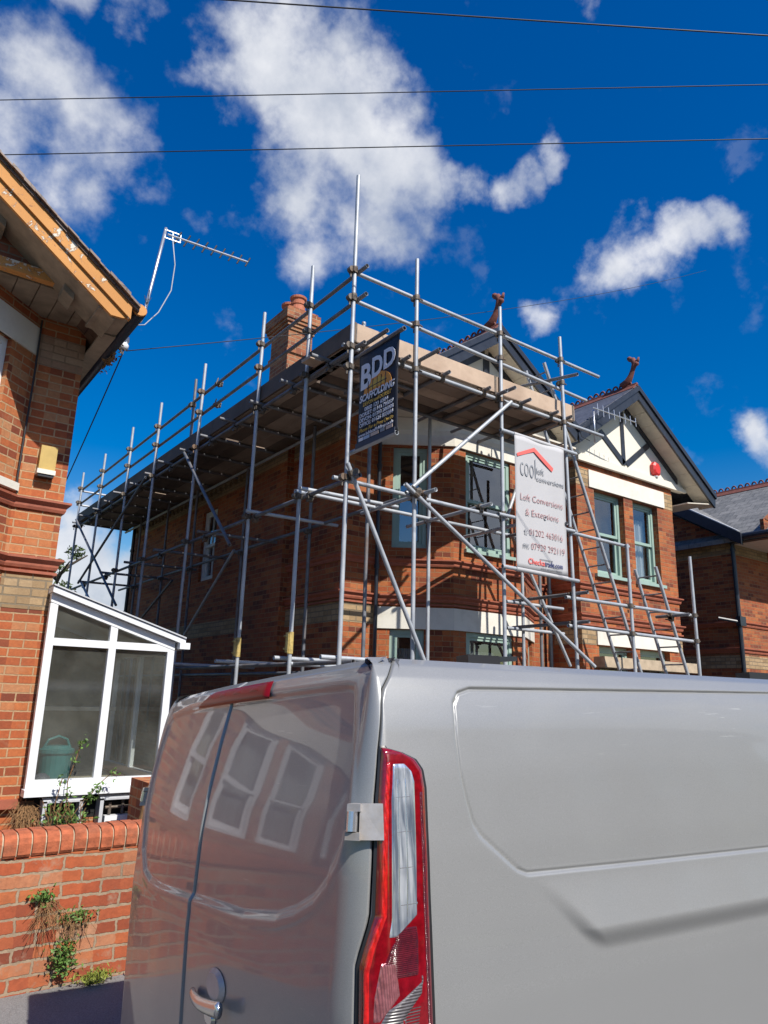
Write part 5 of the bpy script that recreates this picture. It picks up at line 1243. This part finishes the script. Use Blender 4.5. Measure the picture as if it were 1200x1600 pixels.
# handle
def handle():
    mb = MB(); N = 16; rings = []
    for i in range(N+1):
        f = i/N; s_ = .135+.270*f; zc = 1.018+.026*f-.006*math.sin(f*math.pi); hh_ = .024+.012*f; d = .012+.020*math.sin(min(1, f*2.0)*math.pi/2); w = .016
        ring = []
        for k in range(10):
            a = 2*math.pi*k/10; ring.append(P3(s_, zc+hh_*.55*math.sin(a), d+w*.6*math.cos(a)))
        rings.append(ring)
    for ring in rings: mb.v += [tuple(p) for p in ring]
    for i in range(N):
        for k in range(10): mb.f.append((i*10+k, i*10+(k+1) % 10, (i+1)*10+(k+1) % 10, (i+1)*10+k))
    mb.f.append(tuple(range(9,-1,-1))); mb.f.append(tuple(N*10+k for k in range(10)))
    h = local_mesh('door_handle', mb, 'chrome', dn_, True)
    mb = MB(); n = 24
    for (cs, cz, rs_, rz, mat, nm, d0, d1) in ((.295,1.070,.066,.040,'hinge','recess_cover',.002,.012),(.265,.990,.038,.020,'chrome','key_cover',.002,.010)):
        mb = MB(); ctr = P3(cs, cz, d1); ring = [P3(cs+rs_*math.cos(2*math.pi*k/n), cz+rz*math.sin(2*math.pi*k/n), d0) for k in range(n)]; r2 = [P3(cs+rs_*.75*math.cos(2*math.pi*k/n), cz+rz*.75*math.sin(2*math.pi*k/n), d1) for k in range(n)]
        for k in range(n): mb.face([ring[k], ring[(k+1) % n], r2[(k+1) % n], r2[k]])
        mb.face(r2); local_mesh(nm, mb, mat, dn_, True)
handle()
# wheels, bumper, glass
for u in (.95, 3.95):
    for v, nm in ((.12, 1), (1.88, -1)):
        mb = MB(); mb.lathe((u, v, .33), [(.19,-.10),(.30,-.105),(.33,-.08),(.33,.08),(.30,.105),(.19,.10)], 28, (0,1,0)); w = local_mesh('wheel', mb, 'rubber', VAN, True)
        mb = MB(); mb.lathe((u, v-nm*.085, .33), [(.0,-.02),(.06,-.02),(.08,.0),(.19,.01),(.20,.0)], 20, (0,-nm,0)); local_mesh('rim', mb, 'alu', w, False)
patch('bumper', A_([(-1.6,.28),(-1.6,.62)]), A_([(1.6,.28),(1.6,.62)]), np.linspace(.28,.62,10), 'black_plastic', .03, .03, 90, edge=.02)
for sg in (1, -1): patch('cab_window', A_([(3.2*sg,1.25),(3.2*sg,1.78)]), A_([(4.1*sg,1.25),(3.9*sg,1.78)]), np.linspace(1.25,1.78,10), 'black_plastic', .004, .002, 12, edge=.05)
mb = MB(); mb.box((.05,.12,.25),(4.9,1.88,.32)); local_mesh('floor_pan', mb, 'black_plastic', VAN)
# roof fixings
for u in (.55, 1.9):
    mb = MB(); zr = 1.905
    mb.box((u,.30,zr),(u+.12,.36,zr+.028)); mb.bar((u+.11,.33,zr+.02),(u+.22,.36,zr+.03),.035,.014); local_mesh('roof_fixing', mb, 'black_plastic', VAN)

# ------------------------------------------------------------------ houses across the street (seen only in reflections)
def far_house(x, label):
    t = thing('brick_house', label, 'house', (x+4,-15,.0)); mb = MB(); o = [(1,2.1,3.3,4.8),(3.3,4.4,3.3,4.8),(5.6,6.7,3.3,4.8),(1,2.2,.9,2.4),(5.4,6.8,.9,2.4)]
    wall(mb, (x+8,-11.5), (x,-11.5), -.1, 5.6, o); wall(mb, (x,-11.5), (x,-19), -.1, 5.6); wall(mb, (x,-19), (x+8,-19), -.1, 5.6); wall(mb, (x+8,-19), (x+8,-11.5), -.1, 5.6); mb.build('wall', MT['brick'], t)
    for q in o: window(t, (x+8,-11.5), (x,-11.5), q, 'white_pvc')
    mb = MB(); mb.prism([(x-.2,-11.2,5.5),(x-.2,-15.2,8.3),(x-.2,-19.3,5.5),(x-.2,-19.3,5.4),(x-.2,-15.2,8.15),(x-.2,-11.2,5.4)], (8.4,0,0)); mb.build('roof', MT['slate_grey'], t)
for k, x in enumerate((-9.5, .5, 10.5)): far_house(x, ['red brick house with a slate roof across the street, left one', 'red brick house with a slate roof across the street, middle one', 'red brick house with a slate roof across the street, right one'][k])
